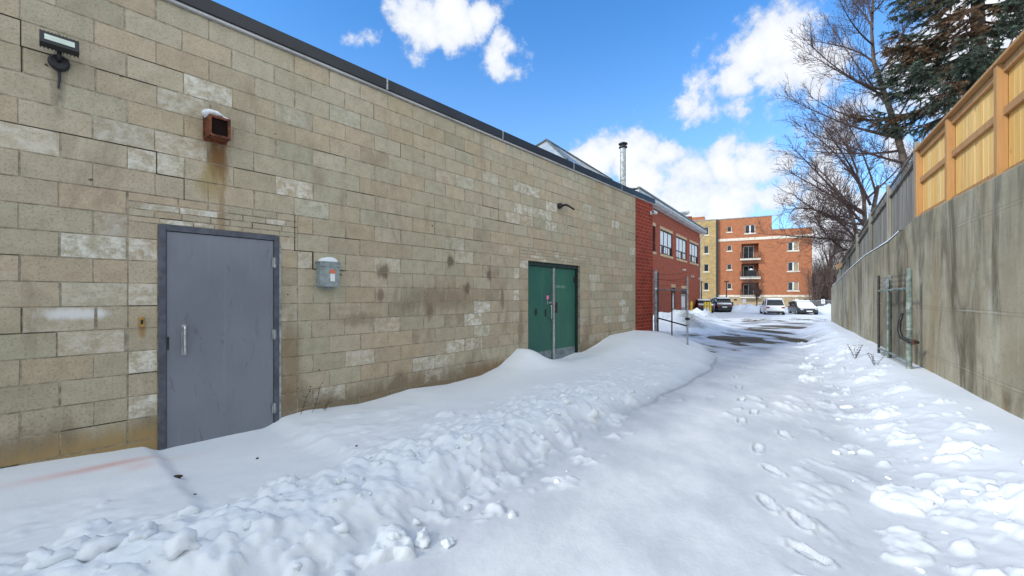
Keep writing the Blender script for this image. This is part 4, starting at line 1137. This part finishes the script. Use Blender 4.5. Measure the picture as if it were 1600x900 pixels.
m=MB(); m.tube([(.03,.075,.26),(.05,.105,.12),(.04,.115,-.02),(-.02,.10,-.14),(-.10,.02,-.19),(-.17,-.08,-.20)],[.018,.024,.026,.028,.03,.022],10); m.build('sleeve',M['black'],o,smooth=True)
m=MB(); m.box(-.15,-.09,-.05,.0,-.24,-.16); m.build('padlock',M['rust'],o,bevel=.008)

# ------------------------------------------------------------------ car park furniture
def bollard(px,Y,top,wrap,label):
    o=empty('bollard',((px-800)/F*Y,Y,-.5),0,label,'bollard','yellow bollards by the car park')
    h=zz(top,Y)+.5
    m=MB(); m.lathe([(.11,0),(.11,h-.05),(.08,h-.01),(.02,h)],16); m.build('post_tube',M['yellow'],o,smooth=False)
    if wrap:
        m=MB(); m.lathe([(.116,0),(.116,h*wrap)],16); m.build('sleeve',M['white'],o)
bollard(1080,40,471,0,'yellow bollard on its own in front of the red brick wall')
bollard(1101.3,42,471.5,.52,'yellow bollard with white lower half, left of the group of three')
bollard(1105.6,43.5,471.5,.55,'yellow bollard with white sleeve, middle of the group of three')
bollard(1109.6,42,471.5,0,'plain yellow bollard, right of the group of three')
def lamp(px,top,Y,label,head):
    o=empty('lamp_post',((px-800)/F*Y,Y,-.45),0,label,'lamp post')
    h=zz(top,Y)+.45
    m=MB(); m.tube([(0,0,0),(0,0,h)],[.09,.06],8); m.build('pole',M['darkmetal'],o)
    m=MB(); m.box(-head,head,-.2,.2,h,h+.14); m.build('lamp_head',M['darkmetal'],o,bevel=.03)
lamp(1135.2,440.6,55,'dark lamp post with a flat head beside the black parked car',.26)
lamp(1096,441,57,'thin dark post at the left edge of the yellow brick bay',.10)
for px,py,Y,lab in [(1126,468.5,57,'white parking sign behind the black parked car'),(1163,470.5,55,'white parking sign by the small bare tree'),(1204,468.5,55,'white parking sign behind the white parked car'),(1245,470,55,'white parking sign behind the snow-covered dark saloon'),(1286,471,48,'white sign by the chain link fence at the far end of the retaining wall')]:
    o=empty('parking_sign',((px-800)/F*Y,Y,-.45),0,lab,'sign','white signs around the car park')
    zc=zz(py,Y)+.45
    m=MB(); m.tube([(0,.03,0),(0,.03,zc+.2)],.03,6); m.build('post',M['galv'],o)
    m=MB(); m.box(-.22,.22,-.012,.0,zc-.26,zc+.26); p=m.build('sign_plate',M['sign'],o,bevel=.004)
    m=MB()
    for q in range(12):
        a=q*math.pi/6; a2=(q+1)*math.pi/6
        m.quad((.07*math.cos(a),-.0135,zc+.03+.09*math.sin(a)),(.11*math.cos(a),-.0135,zc+.03+.13*math.sin(a)),(.11*math.cos(a2),-.0135,zc+.03+.13*math.sin(a2)),(.07*math.cos(a2),-.0135,zc+.03+.09*math.sin(a2)))
    m.build('symbol',M['galv'],p)
# far chain link fence
fx0,fx1,Yf=(1268-800)/F*52,(1330-800)/F*52,52
o=empty('chain_link_fence',(fx0,Yf,-.45),0,'low grey chain link fence at the back of the car park beyond the retaining wall','fence')
Lf=fx1-fx0
m=MB(); m.tube([(0,0,1.35),(Lf,0,1.35)],.03,6); m.build('rail',M['galv'],o)
x=0
while x<=Lf+.01: m=MB(); m.tube([(x,0,0),(x,0,1.4)],.035,6); m.build('post',M['galv'],o); x+=Lf/3
m=MB(); chain_link(m,Lf,.0,1.33,0,.12,.006); m.build('wire_mesh',M['galv'],o)

# ------------------------------------------------------------------ cars
def ring(x,hw,z0,z1,r,tz=None):
    """rounded section in the yz plane"""
    pts=[]; r=min(r,(z1-z0)/2*.98,hw*.98)
    for cy,cz,a0 in ((hw-r,z1-r,0),(-hw+r,z1-r,90),(-hw+r,z0+r,180),(hw-r,z0+r,270)):
        for q in range(4):
            a=R(a0+q*30); pts.append((x,cy+r*math.cos(a),cz+r*math.sin(a)))
    return pts
def loft(mb,rings):
    n=len(rings[0]); vs=[p for r_ in rings for p in r_]; fs=[]
    for i in range(len(rings)-1):
        for j in range(n): fs.append((i*n+j,i*n+(j+1)%n,(i+1)*n+(j+1)%n,(i+1)*n+j))
    fs.append(tuple(range(n-1,-1,-1))); fs.append(tuple((len(rings)-1)*n+j for j in range(n)))
    mb.add(vs,fs)
def car(name,label,loc,rz,paint,kind,front,snow):
    """x = forward"""
    o=empty(name,loc,rz,label,'car','cars parked in the snowy car park')
    suv=kind=='suv'; Hc=1.66 if suv else 1.43; bz=1.02 if suv else .92; L=2.3 if suv else 2.28; hw=.91
    b=MB()
    loft(b,[ring(-L,hw*.80,.34,bz*.90,.12),ring(-L+.12,hw*.94,.28,bz*.99,.16),ring(-L+.6,hw,.24,bz,.16),ring(-.9,hw,.22,bz,.14),ring(.6,hw,.22,bz*.99,.14),
            ring(1.05,hw*.99,.22,bz*.95,.15),ring(1.7,hw*.97,.24,bz*.86,.18),ring(L-.15,hw*.88,.28,bz*.74,.16),ring(L,hw*.70,.34,bz*.62,.12)])
    b.build('body',paint,o,smooth=True)
    rx=(-L+.18,-L+.55) if suv else (-L+.55,-L+1.15)
    g=MB(); gl=[ring(rx[0],hw*.86,bz-.12,bz+.03,.05),ring(rx[1],hw*.76,bz-.12,Hc-.06,.12),ring(-.5,hw*.75,bz-.12,Hc-.02,.12),ring(.25,hw*.74,bz-.12,Hc-.07,.12),ring(1.1,hw*.85,bz-.14,bz-.02,.04)]
    loft(g,gl); gg=g.build('window_glass',M['glass'],o,smooth=True)
    r_=MB(); loft(r_,[ring(rx[1]-.05,hw*.75,Hc-.11,Hc-.03,.04),ring(-.5,hw*.76,Hc-.06,Hc,.03),ring(.28,hw*.74,Hc-.12,Hc-.05,.03)]); r_.build('roof',paint,o,smooth=True)
    pl=MB()
    for sy in (-1,1):
        for x0,x1 in ((rx[0],rx[1]),(-.45,-.45),(1.08,.26)):
            pl.tube([(x0,sy*hw*.86,bz-.02),(x1,sy*hw*.755,Hc-.07)],.035,6)
    pl.build('pillar',paint,o)
    for sx,sy in ((-1.38,1),(-1.38,-1),(1.40,1),(1.40,-1)):
        w=MB(); w.tube([(sx,sy*.70,.33),(sx,sy*.905,.33)],.335,20); ww=w.build('wheel',M['tire'],o)
        w=MB(); w.tube([(sx,sy*.906,.33),(sx,sy*.915,.33)],.20,14); w.build('rim',M['galv'],ww)
    w=MB(); w.box(-L-.03,-L+.2,-.74,.74,.24,.44); w.build('bumper',M['black'],o,bevel=.04)
    w=MB(); w.box(L-.2,L+.03,-.70,.70,.24,.42); w.build('bumper',M['black'],o,bevel=.04)
    for sy in (-1,1):
        w=MB(); w.box(-L-.012,-L+.16,sy*.50,sy*.80,bz*.70,bz*.86); w.build('tail_light',M['red'],o,bevel=.03)
        w=MB(); w.box(L-.28,L-.03,sy*.46,sy*.76,bz*.58,bz*.70); w.build('headlight',M['lens'],o,bevel=.03)
        w=MB(); w.box(.75,.93,sy*.90,sy*1.06,bz-.02,bz+.13); w.build('mirror',paint,o,bevel=.03)
    w=MB(); w.box(-L-.02,-L+.01,-.26,.26,.58,.70); w.build('number_plate',M['sign'],o)
    w=MB(); w.box(L-.02,L+.035,-.26,.26,.36,.47); w.build('number_plate',M['sign'],o)
    w=MB(); w.box(L-.10,L+.005,-.48,.48,.44,.56); w.build('grille',M['black'],o,bevel=.02)
    if snow:
        sn=MB(); loft(sn,[ring(rx[1]-.10,hw*.73,Hc-.06,Hc+.02,.04),ring(rx[1]+.2,hw*.74,Hc-.04,Hc+.08,.05),ring(-.5,hw*.74,Hc-.03,Hc+.10,.05),ring(.15,hw*.72,Hc-.08,Hc+.05,.05),ring(.34,hw*.70,Hc-.13,Hc-.04,.04)])
        if snow>1:
            loft(sn,[ring(.30,hw*.70,Hc-.14,Hc-.02,.04),ring(.75,hw*.77,1.1 if not suv else 1.25,Hc-.19,.05),ring(1.12,hw*.84,bz-.1,bz+.08,.05),ring(1.75,hw*.88,bz*.8,bz*.95,.05),ring(L-.22,hw*.78,bz*.62,bz*.80,.05)])
            loft(sn,[ring(-L+.05,hw*.82,bz*.86,bz+.07,.05),ring(rx[0]+.05,hw*.82,bz*.9,bz+.12,.05)])
        sn.build('snow_cover',M['snow'],o,smooth=True)
    return o
def gnd(x,y): return float(base(np.array(y)))+.0
# heading angle a: forward direction measured from +x
car('parked_car','white SUV seen from behind, parked facing the apartment building',((1206-800)/F*44,44,-.50),R(66),M['car_white'],'suv',0,1)
car('parked_car','dark saloon buried in snow with its nose towards the camera',((1254-800)/F*44.5,44.5,-.50),R(250),M['car_dark'],'sedan',1,2)
car('parked_car','black hatchback with snowy roof right of the yellow bollards',((1123.5-800)/F*50,50,-.45),R(78),M['car_black'],'suv',0,2)
car('parked_car','dark car mostly hidden behind the yellow bollards by the red brick corner',((1092.5-800)/F*47.0+.9,48.2,-.42),R(75),M['car_black'],'sedan',0,2)

# ------------------------------------------------------------------ trees
def wob(p,s,seed): return Vector((mnoise.noise(p*s+Vector((seed,0,0))),mnoise.noise(p*s+Vector((0,seed,7))),mnoise.noise(p*s+Vector((3,9,seed)))))
def limb(mb,path,r0,r1,n):
    k=len(path); mb.tube(path,[r0+(r1-r0)*i/(k-1) for i in range(k)],n,cap=False)
def grow(tw,p,d,L,r,lvl,rg,up=.0,dens=1.0,buds=None):
    """a branch with its twigs, all appended to tw"""
    n=max(3,int(L/.16)) if lvl<2 else max(3,int(L/.10)); n=min(n,9)
    pts=[p]; dd=d.normalized(); st=L/n
    for i in range(n):
        dd=(dd+Vector((rg.gauss(0,.13),rg.gauss(0,.13),rg.gauss(0,.12)+up*.06))).normalized()
        pts.append(pts[-1]+dd*st)
    limb(tw,pts,r,max(r*.35,.0034),4 if lvl<1 else 3)
    if buds is not None and lvl>=2 and rg.random()<.35:
        q=pts[-1]; tw.tube([q,q+dd*.03],[.007,.004],3)
    if lvl>=3: return
    kids=int(L*(7.0 if lvl==0 else 8.5 if lvl==1 else 9)*dens)+(1 if lvl<2 else 0)
    for j in range(kids):
        t=rg.uniform(.12,1.0); i=min(n-1,int(t*n)); q=pts[i].lerp(pts[i+1],t*n-i)
        ax=(pts[i+1]-pts[i]).normalized(); pr=ax.orthogonal().normalized(); pr.rotate(Matrix.Rotation(rg.uniform(0,6.283),3,ax))
        nd=(ax*rg.uniform(.55,1.0)+pr*rg.uniform(.5,.95)+Vector((0,0,.12+up*.2))).normalized()
        nl=L*rg.uniform(.28,.55)*(1-.45*t)
        if nl<.08: continue
        grow(tw,q,nd,nl,max(r*.5*(1-.5*t),.0042),lvl+1,rg,up,dens,buds)
def bez(a,b,c,n=8):
    return [a*(1-t)**2+b*2*t*(1-t)+c*t*t for t in [i/n for i in range(n+1)]]
# big bare tree leaning behind the fence
rg=random.Random(4)
TY=14.0
o=empty('bare_tree',(at(1415,300,TY).x,TY,2.3),0,'tall leafless tree with a leaning trunk beside the spruce above the fence','tree')
org=Vector(o.location)
def T(px,py,dy=0): return at(px,py,TY+dy)*1.0-org
tr=MB(); trunk=[T(1424,360),T(1412,249),T(1395,185),T(1378,135),T(1365,95),T(1362,50,.1),T(1364,0,.1),T(1362,-60,.2),T(1366,-120,.2)]
tr.tube(trunk,[.12,.105,.09,.075,.058,.045,.036,.028,.02],10); tr.build('trunk',M['bark'],o,smooth=True)
cr=MB()
LB=[((1380,140),(1330,135,-.3),(1255,60,-.6),.045),((1365,98),(1340,70,.2),(1250,62,.5),.035),((1383,150),(1320,120,-.5),(1262,82,-1.2),.04),
    ((1395,185),(1340,200,.3),(1265,150,.6),.05),((1405,215),(1330,205,-.4),(1225,150,-.5),.05),((1364,45),(1345,10,.5),(1310,-20,1),.03),((1363,20),(1385,0,.6),(1410,-40,1),.03),
    ((1372,118),(1400,80,.5),(1425,20,1.2),.035),((1398,190),(1430,150,.3),(1450,60,.8),.035),((1364,70),(1330,45,-.8),(1310,-5,-1.6),.03),((1408,235),(1350,245,.9),(1255,235,1.5),.045),
    ((1412,255),(1350,240,-.6),(1262,205,-1.3),.045),((1390,170),(1350,120,1.2),(1290,30,2.2),.035),((1362,30),(1350,-20,0),(1335,-70,0),.03),((1413,262),(1450,235,-.4),(1500,215,-1),.035),((1413,250),(1470,205,.2),(1540,200,.4),.03)]
for a,b,c,r in LB:
    p=bez(T(*a),T(*b),T(*c),10); limb(cr,p,r,.006,6)
    for j in range(34):
        t=rg.uniform(.12,1); i=min(9,int(t*10)); q=p[i].lerp(p[i+1],t*10-i); ax=(p[i+1]-p[i]).normalized()
        pr=ax.orthogonal().normalized(); pr.rotate(Matrix.Rotation(rg.uniform(0,6.283),3,ax))
        grow(cr,q,ax*.8+pr*.7+Vector((0,0,.25)),rg.uniform(.5,1.25)*(1.15-.5*t),max(.005,r*.35*(1-.6*t)),1,rg,.6,.8,1)
cr.build('crown',M['twig'],o)
# many-stemmed low tree
rg=random.Random(9)
SY=16.0
o=empty('bare_tree',(at(1358,400,SY).x,SY,2.1),0,'spreading many-stemmed leafless tree arching left over the grey fence','tree')
org=Vector(o.location)
def T2(px,py,dy=0): return at(px,py,SY+dy)-org
tr=MB()
for q in ([(1360,420),(1352,360),(1350,310),(1338,270)],[(1356,420),(1362,340),(1372,290)],[(1350,430),(1340,370),(1325,320)]):
    tr.tube([T2(*x) for x in q],[.10,.08,.06,.04][:len(q)],8)
tr.build('trunk',M['bark'],o,smooth=True)
cr=MB()
LB=[((1352,355),(1300,290,-.5),(1232,225,-1),.055),((1350,335),(1290,300,.4),(1222,262,.8),.05),((1345,350),(1290,350,-.6),(1235,300,-1.2),.05),((1338,375),(1290,310,-.3),(1222,330,-.4),.05),
    ((1350,300),(1310,230,.8),(1240,190,1.4),.05),((1360,320),(1330,250,-1),(1262,165,-2),.05),((1345,395),(1300,395,-.2),(1270,330,-.8),.045),((1340,378),(1290,372,-.6),(1188,365,-1.0),.045),
    ((1368,300),(1350,230,1),(1300,150,2),.04),((1352,345),(1300,330,1.5),(1235,345,2.2),.04),((1330,330),(1290,260,1.4),(1245,245,2.5),.04),((1355,310),(1400,270,.4),(1425,240,.8),.04),
    ((1340,270),(1320,210,0),(1290,190,0),.04),((1349,330),(1310,310,-1.4),(1260,270,-2.6),.04),((1345,360),(1310,350,.9),(1275,310,1.9),.035),((1338,380),(1310,340,-.8),(1250,380,-1.5),.035)]
for a,b,c,r in LB:
    p=bez(T2(*a),T2(*b),T2(*c),10); limb(cr,p,r,.007,6)
    for j in range(40):
        t=rg.uniform(.15,1); i=min(9,int(t*10)); q=p[i].lerp(p[i+1],t*10-i); ax=(p[i+1]-p[i]).normalized()
        pr=ax.orthogonal().normalized(); pr.rotate(Matrix.Rotation(rg.uniform(0,6.283),3,ax))
        grow(cr,q,ax*.8+pr*.7+Vector((0,0,.1)),rg.uniform(.55,1.4)*(1.15-.5*t),max(.006,r*.35*(1-.6*t)),1,rg,.3,.75,1)
cr.build('crown',M['twig'],o)

# spruce
rg=random.Random(21)
spx,spy=14.0,12.5
o=empty('spruce_tree',(spx,spy,2.5),0,'large dark spruce with drooping needled branches above the cedar fence','tree')
m=MB(); m.tube([(0,0,-.3),(.05,0,5),(0,.05,10),(0,0,16)],[.28,.2,.11,.02],10); m.build('trunk',M['bark'],o,smooth=True)
br=MB(); nd=MB()
def sprig(p,d,L,dead):
    """a flat spray: side shoots covered with needles"""
    d=d.normalized(); side=d.cross(Vector((0,0,1))); side=side.normalized() if side.length>.01 else Vector((1,0,0))
    g=rg.uniform(.15,.95)
    n=int(L/.026)+2
    for i in range(n):
        t=i/n; q=p+d*L*t
        for k in range(3):
            a=rg.uniform(0,6.283); pr=(side*math.cos(a)+d.cross(side)*math.sin(a))
            tip=q+(d*.8+pr).normalized()*rg.uniform(.045,.075)
            w=side.cross(pr)*.0+d.cross(pr).normalized()*.011
            c=(min(1,max(0,g+rg.gauss(0,.12))),dead*rg.uniform(.6,1),0,1)
            nd.add([q-w,q+w,tip],[(0,1,2)],c)
nb=0
for k in range(270):
    z=rg.uniform(3.3,12.0); 
    ang=rg.uniform(0,6.283)
    if math.cos(ang-R(225))<-.35 or (math.cos(ang-R(180))>.25 and z<4.9): continue      # branches on the hidden far side are few
    Lb=(4.0*(1-z/16)+.2)*rg.uniform(.62,1.05)
    d0=Vector((math.cos(ang),math.sin(ang),0)); pts=[]
    droop=rg.uniform(.22,.42)
    for i in range(9):
        t=i/8; pts.append(Vector((0,0,z))+d0*Lb*t+Vector((0,0,-droop*Lb*math.sin(t*2.2)*.8+.28*Lb*max(0,t-.6)**1.3)))
    limb(br,pts,.035,.008,5)
    dead=1.0 if rg.random()<.22 else 0.0
    ns=int(Lb*10)
    for j in range(ns):
        t=rg.uniform(.22,1.0); i=min(7,int(t*8)); q=pts[i].lerp(pts[i+1],t*8-i); ax=(pts[i+1]-pts[i]).normalized()
        sd=ax.cross(Vector((0,0,1))).normalized()*(1 if j%2 else -1)
        sl=rg.uniform(.35,.75)*(1.15-t*.7)
        dirv=(ax*.75+sd*rg.uniform(.4,.9)+Vector((0,0,-rg.uniform(.15,.75)))).normalized()
        e=q+dirv*sl; limb(br,[q,q.lerp(e,.5)+Vector((0,0,.02)),e],.006,.003,3)
        for u in range(4):
            tt=rg.uniform(.1,1); qq=q.lerp(e,tt)
            d2=(dirv*.8+Vector((rg.gauss(0,.5),rg.gauss(0,.5),rg.gauss(-.2,.3)))).normalized()
            inner=1.0 if (t<.45 and rg.random()<.5) else dead
            sprig(qq,d2,rg.uniform(.10,.24),inner)
        sprig(q,dirv,sl,dead)
br.build('branches',M['twig'],o); nd.build('crown',M['needle'],o,cols=True)

# small bare trees and thickets far away
def small_tree(x,y,z,h,spread,label,seed,dens=1.0,mat='twig_far',group=None):
    rg=random.Random(seed)
    o=empty('bare_tree',(x,y,z),0,label,'tree',group)
    m=MB(); m.tube([(0,0,0),(.05,0,h*.3),(0,.05,h*.62)],[h*.022,h*.016,h*.008],6); m.build('trunk',M[mat],o)
    c=MB()
    for k in range(int(16*dens)):
        t=rg.uniform(.25,.62); a=rg.uniform(0,6.283); p=Vector((0,0,h*t)); L=h*(.62-.3*t)*rg.uniform(.7,1.1)
        d=Vector((math.cos(a)*spread,math.sin(a)*spread,1)).normalized()
        pts=[p+d*L*i/5+Vector((rg.gauss(0,.03),rg.gauss(0,.03),0))*L for i in range(6)]; pts[0]=p
        limb(c,pts,h*.007,.01,4)
        for j in range(int(11*dens)):
            u=rg.uniform(.15,1); i=min(4,int(u*5)); q=pts[i].lerp(pts[i+1],u*5-i)
            e=(d+Vector((rg.gauss(0,.6),rg.gauss(0,.6),rg.gauss(.1,.4)))).normalized(); l2=L*rg.uniform(.2,.5)
            q2=q+e*l2; limb(c,[q,q2],.012,.006,3)
            for v in range(5):
                s=q.lerp(q2,rg.uniform(.2,1)); f=(e+Vector((rg.gauss(0,.7),rg.gauss(0,.7),rg.gauss(.1,.5)))).normalized()
                limb(c,[s,s+f*l2*rg.uniform(.3,.6)],.008,.005,3)
    c.build('crown',M[mat],o); return o
small_tree((1182-800)/F*55,55,-.4,4.0,.55,'small leafless tree in front of the apartment balconies',3,1.0,'twig')
small_tree((1297-800)/F*60,60,-.5,12,.4,'leafless tree just right of the apartment building',5,1.3)
small_tree((1320-800)/F*56,56,-.5,11,.5,'leafless tree directly behind the end of the retaining wall',6,1.3)
small_tree((1281-800)/F*75,75,-.5,9.5,.5,'distant leafless tree touching the apartment corner',7,1.3)
small_tree((1342-800)/F*45,45,-.5,8,.5,'leafless tree behind the far end of the grey fence',8,1.2)
rg=random.Random(31); th=MB()
for k in range(1900):
    Y=rg.uniform(56,82); px=rg.uniform(1266,1375); x=(px-800)/F*Y; hh=rg.uniform(2.5,6.2)
    a=rg.gauss(0,.16); b=rg.gauss(0,.16)
    p=[Vector((x,Y,-.6)),Vector((x+a*hh*.5,Y+b*hh*.5,hh*.55)),Vector((x+a*hh*1.2,Y+b*hh,hh))]
    limb(th,p,.04,.012,3)
    for j in range(9):
        q=p[0].lerp(p[1],rg.uniform(.2,1)) if rg.random()<.5 else p[1].lerp(p[2],rg.uniform(0,1))
        l=rg.uniform(.5,1.5); limb(th,[q,q+Vector((rg.gauss(0,.6),rg.gauss(0,.6),rg.uniform(.1,.9)))*l],.02,.01,3)
tag(th.build('thicket',M['twig_far']),'dense brown leafless thicket beyond the car park fence','thicket',kind='stuff')

# weeds
def weed(x,y,h,label,seed,n=1):
    rg=random.Random(seed); o=empty('dry_weed',(x,y,zsnow(x,y)-.03),0,label,'weed','dry weeds poking through the snow')
    m=MB()
    for k in range(n):
        a=rg.uniform(0,6.28); pts=[Vector((0,0,0))]
        for i in range(6): pts.append(pts[-1]+Vector((math.cos(a)*.02+rg.gauss(0,.006),math.sin(a)*.02+rg.gauss(0,.006),h/6)))
        m.tube(pts,[.0028]*6+[.0015],4)
        for i in range(2,7):
            for q in range(2): m.tube([pts[i],pts[i]+Vector((rg.gauss(0,.018),rg.gauss(0,.018),.012))],[.002,.004],4)
    m.build('stalk',M['debris'],o)
def wp(px,off): s_=sA(px); return (-6.5+.6527*s_+.7576*off,.7576*s_-.6527*off)
x,y=wp(462,.10); weed(x,y,.32,'dry stalk in the snow against the wall, nearest the grey door',1)
x,y=wp(480,.12); weed(x,y,.36,'taller leaning dry stalk under the electrical box',2)
x,y=wp(498,.14); weed(x,y,.12,'short dry stalk in the snow right of the taller ones',3)
weed(7.05,8.55,.30,'dry brush in front of the folded gate on the right',5,7)
weed(6.55,7.5,.22,'low dry twigs at the foot of the right gate post',6,5)
# debris: bit of brick and scraps in the snow
def bit(px,py,r,label,z=.12):
    Y=(CZ-z)*F/(py-462); x=(px-800)/F*Y; mb_=MB(); blob(mb_,(0,0,0),r,px,.5); o=mb_.build('debris_bit',M['debris'],smooth=False); o.location=(x,Y,zsnow(x,Y)+r*.2); tag(o,label,'debris','dark scraps lying on the snow')
bit(276,752,.03,'dark brick chip at the left edge of the cleared area by the door'); bit(402,715,.014,'small dark scrap in the snow in front of the grey door'); bit(557,707,.012,'dark speck in the snow right of the door clearing')
bit(303,775,.012,'tiny dark scrap lowest in the door clearing')

# ------------------------------------------------------------------ light, sky
EL=32.0; TH=24.7
sd=Vector((-math.cos(R(TH))*math.cos(R(EL)),-math.sin(R(TH))*math.cos(R(EL)),math.sin(R(EL))))
sl=bpy.data.lights.new('sun','SUN'); sl.energy=1.5; sl.angle=R(6); sl.color=(1,.95,.87)
so=bpy.data.objects.new('sun',sl); COL.objects.link(so); so.rotation_euler=sd.to_track_quat('Z','Y').to_euler()
w=bpy.data.worlds.new('World'); scene.world=w; w.use_nodes=True
class W(NT):
    def __init__(s,w): s.t=w.node_tree; s.n=s.t.nodes; s.l=s.t.links
nt=W(w); bg=w.node_tree.nodes['Background']
sky=nt.new('ShaderNodeTexSky',sky_type='NISHITA'); sky.sun_disc=False; sky.sun_elevation=R(EL); sky.sun_rotation=math.atan2(sd.x,sd.y)
sky.altitude=100; sky.air_density=1.0; sky.dust_density=.6; sky.ozone_density=2.0
co=nt.new('ShaderNodeTexCoord').outputs['Generated']
def vmath(op,a,b=None):
    n=nt.new('ShaderNodeVectorMath',operation=op); nt.set(n.inputs[0],a)
    if b is not None: nt.set(n.inputs[1],b)
    return n
vn=vmath('NORMALIZE',co).outputs[0]
wn=nt.new('ShaderNodeTexNoise'); nt.set(wn.inputs['Vector'],vn); wn.inputs['Scale'].default_value=9; wn.inputs['Detail'].default_value=5
wv=vmath('SCALE',vmath('SUBTRACT',wn.outputs['Color'],(.5,.5,.5)).outputs[0]); wv.inputs[3].default_value=.14
vd=vmath('ADD',vn,wv.outputs[0]).outputs[0]
BL=[(655,35,60,1),(705,15,70,1),(750,15,45,.9),(785,90,42,.8),(800,70,25,.6),(1180,75,75,1),(1225,55,75,1.1),(1150,135,55,.8),(1245,110,70,1),(1105,155,45,.7),(1290,100,50,.6),
    (930,265,60,.9),(985,250,65,1.1),(1030,250,50,1),(1010,300,70,1),(1080,285,55,.9),(1130,265,60,1.1),(1180,260,55,1),(1150,300,60,.8),(1060,320,60,.9),(1120,335,70,1),(1215,255,35,.7),(1210,315,55,1),(1290,230,60,.45),(1330,170,60,.5),
    (1420,100,70,.8),(1480,80,100,1),(1560,40,110,.9),(1300,330,80,.9),(1300,400,90,1),(1380,320,60,.6),(575,70,22,.45),(900,300,60,.8),(1270,290,60,.8),(1400,220,60,.6)]
acc=None
for px,py,r,k in BL:
    v=Vector(((px-800)/F,1,(462-py)/F)); ln=v.length; v.normalize()
    dn=vmath('DISTANCE',vd,tuple(v)).outputs['Value']
    rr=r/F/ln*.98
    q=nt.math('MULTIPLY',nt.math('SUBTRACT',1.0,nt.math('DIVIDE',dn,rr)),k*1.0)
    acc=q if acc is None else nt.new('ShaderNodeMath',operation='SMOOTH_MAX') if False else nt.math('MAXIMUM',acc,q)
n1=nt.noise(vn,14,9,.66); n2=nt.noise(vn,5,5,.6)
dens=nt.math('ADD',nt.math('MAXIMUM',acc,-.6),nt.math('MULTIPLY',nt.math('SUBTRACT',n1,.5),1.75))
mask=nt.ramp(dens,.06,.50)
# bright clouds added in the unseen sky behind, for whiter ambient light
sep=nt.new('ShaderNodeSeparateXYZ'); nt.set(sep.inputs[0],vn)
back=nt.math('MULTIPLY',nt.ramp(nt.math('MULTIPLY',sep.outputs[1],-1.0),-.25,.15),nt.ramp(nt.math('ADD',n2,nt.math('MULTIPLY',nt.math('SUBTRACT',n1,.5),.4)),.34,.52))
mask=nt.math('MAXIMUM',mask,back)
lowhaze=nt.math('MULTIPLY',nt.math('SUBTRACT',1.0,nt.ramp(sep.outputs[2],.0,.60)),.42)
shade=nt.noise(vn,9,5,.6)
cc=nt.mix(nt.ramp(nt.math('ADD',dens,nt.math('MULTIPLY',shade,.6)),.15,1.25),(2.15,2.5,3.05,1),(3.75,3.8,3.95,1))
skyc=nt.mix(1.0,sky.outputs[0],(.34,.74,1.06,1),'MULTIPLY')
skyc=nt.mix(lowhaze,skyc,(2.6,3.2,4.0,1))
cc=nt.mix(nt.ramp(nt.math('MULTIPLY',sep.outputs[1],-1.0),-.2,.2),cc,(6.1,6.35,6.4,1))  # added rear clouds are brighter than the visible ones, as fill
nt.set(bg.inputs['Color'],nt.mix(nt.math('MULTIPLY',mask,.95),skyc,cc))
bg.inputs['Strength'].default_value=.15

# ------------------------------------------------------------------ camera
cam=bpy.data.cameras.new('camera'); cam.sensor_width=36; cam.lens=36*F/1600; cam.shift_y=12/1600; cam.clip_start=.05; cam.clip_end=3000
co_=bpy.data.objects.new('camera',cam); COL.objects.link(co_); co_.location=(0,0,CZ); co_.rotation_euler=(R(90),0,0)
scene.camera=co_
vs_=scene.view_settings; vs_.view_transform='Standard'; vs_.look='None'; vs_.gamma=1; vs_.exposure=0.90; vs_.use_curve_mapping=False
scene.cycles.max_bounces=4; scene.cycles.diffuse_bounces=3; scene.cycles.glossy_bounces=2
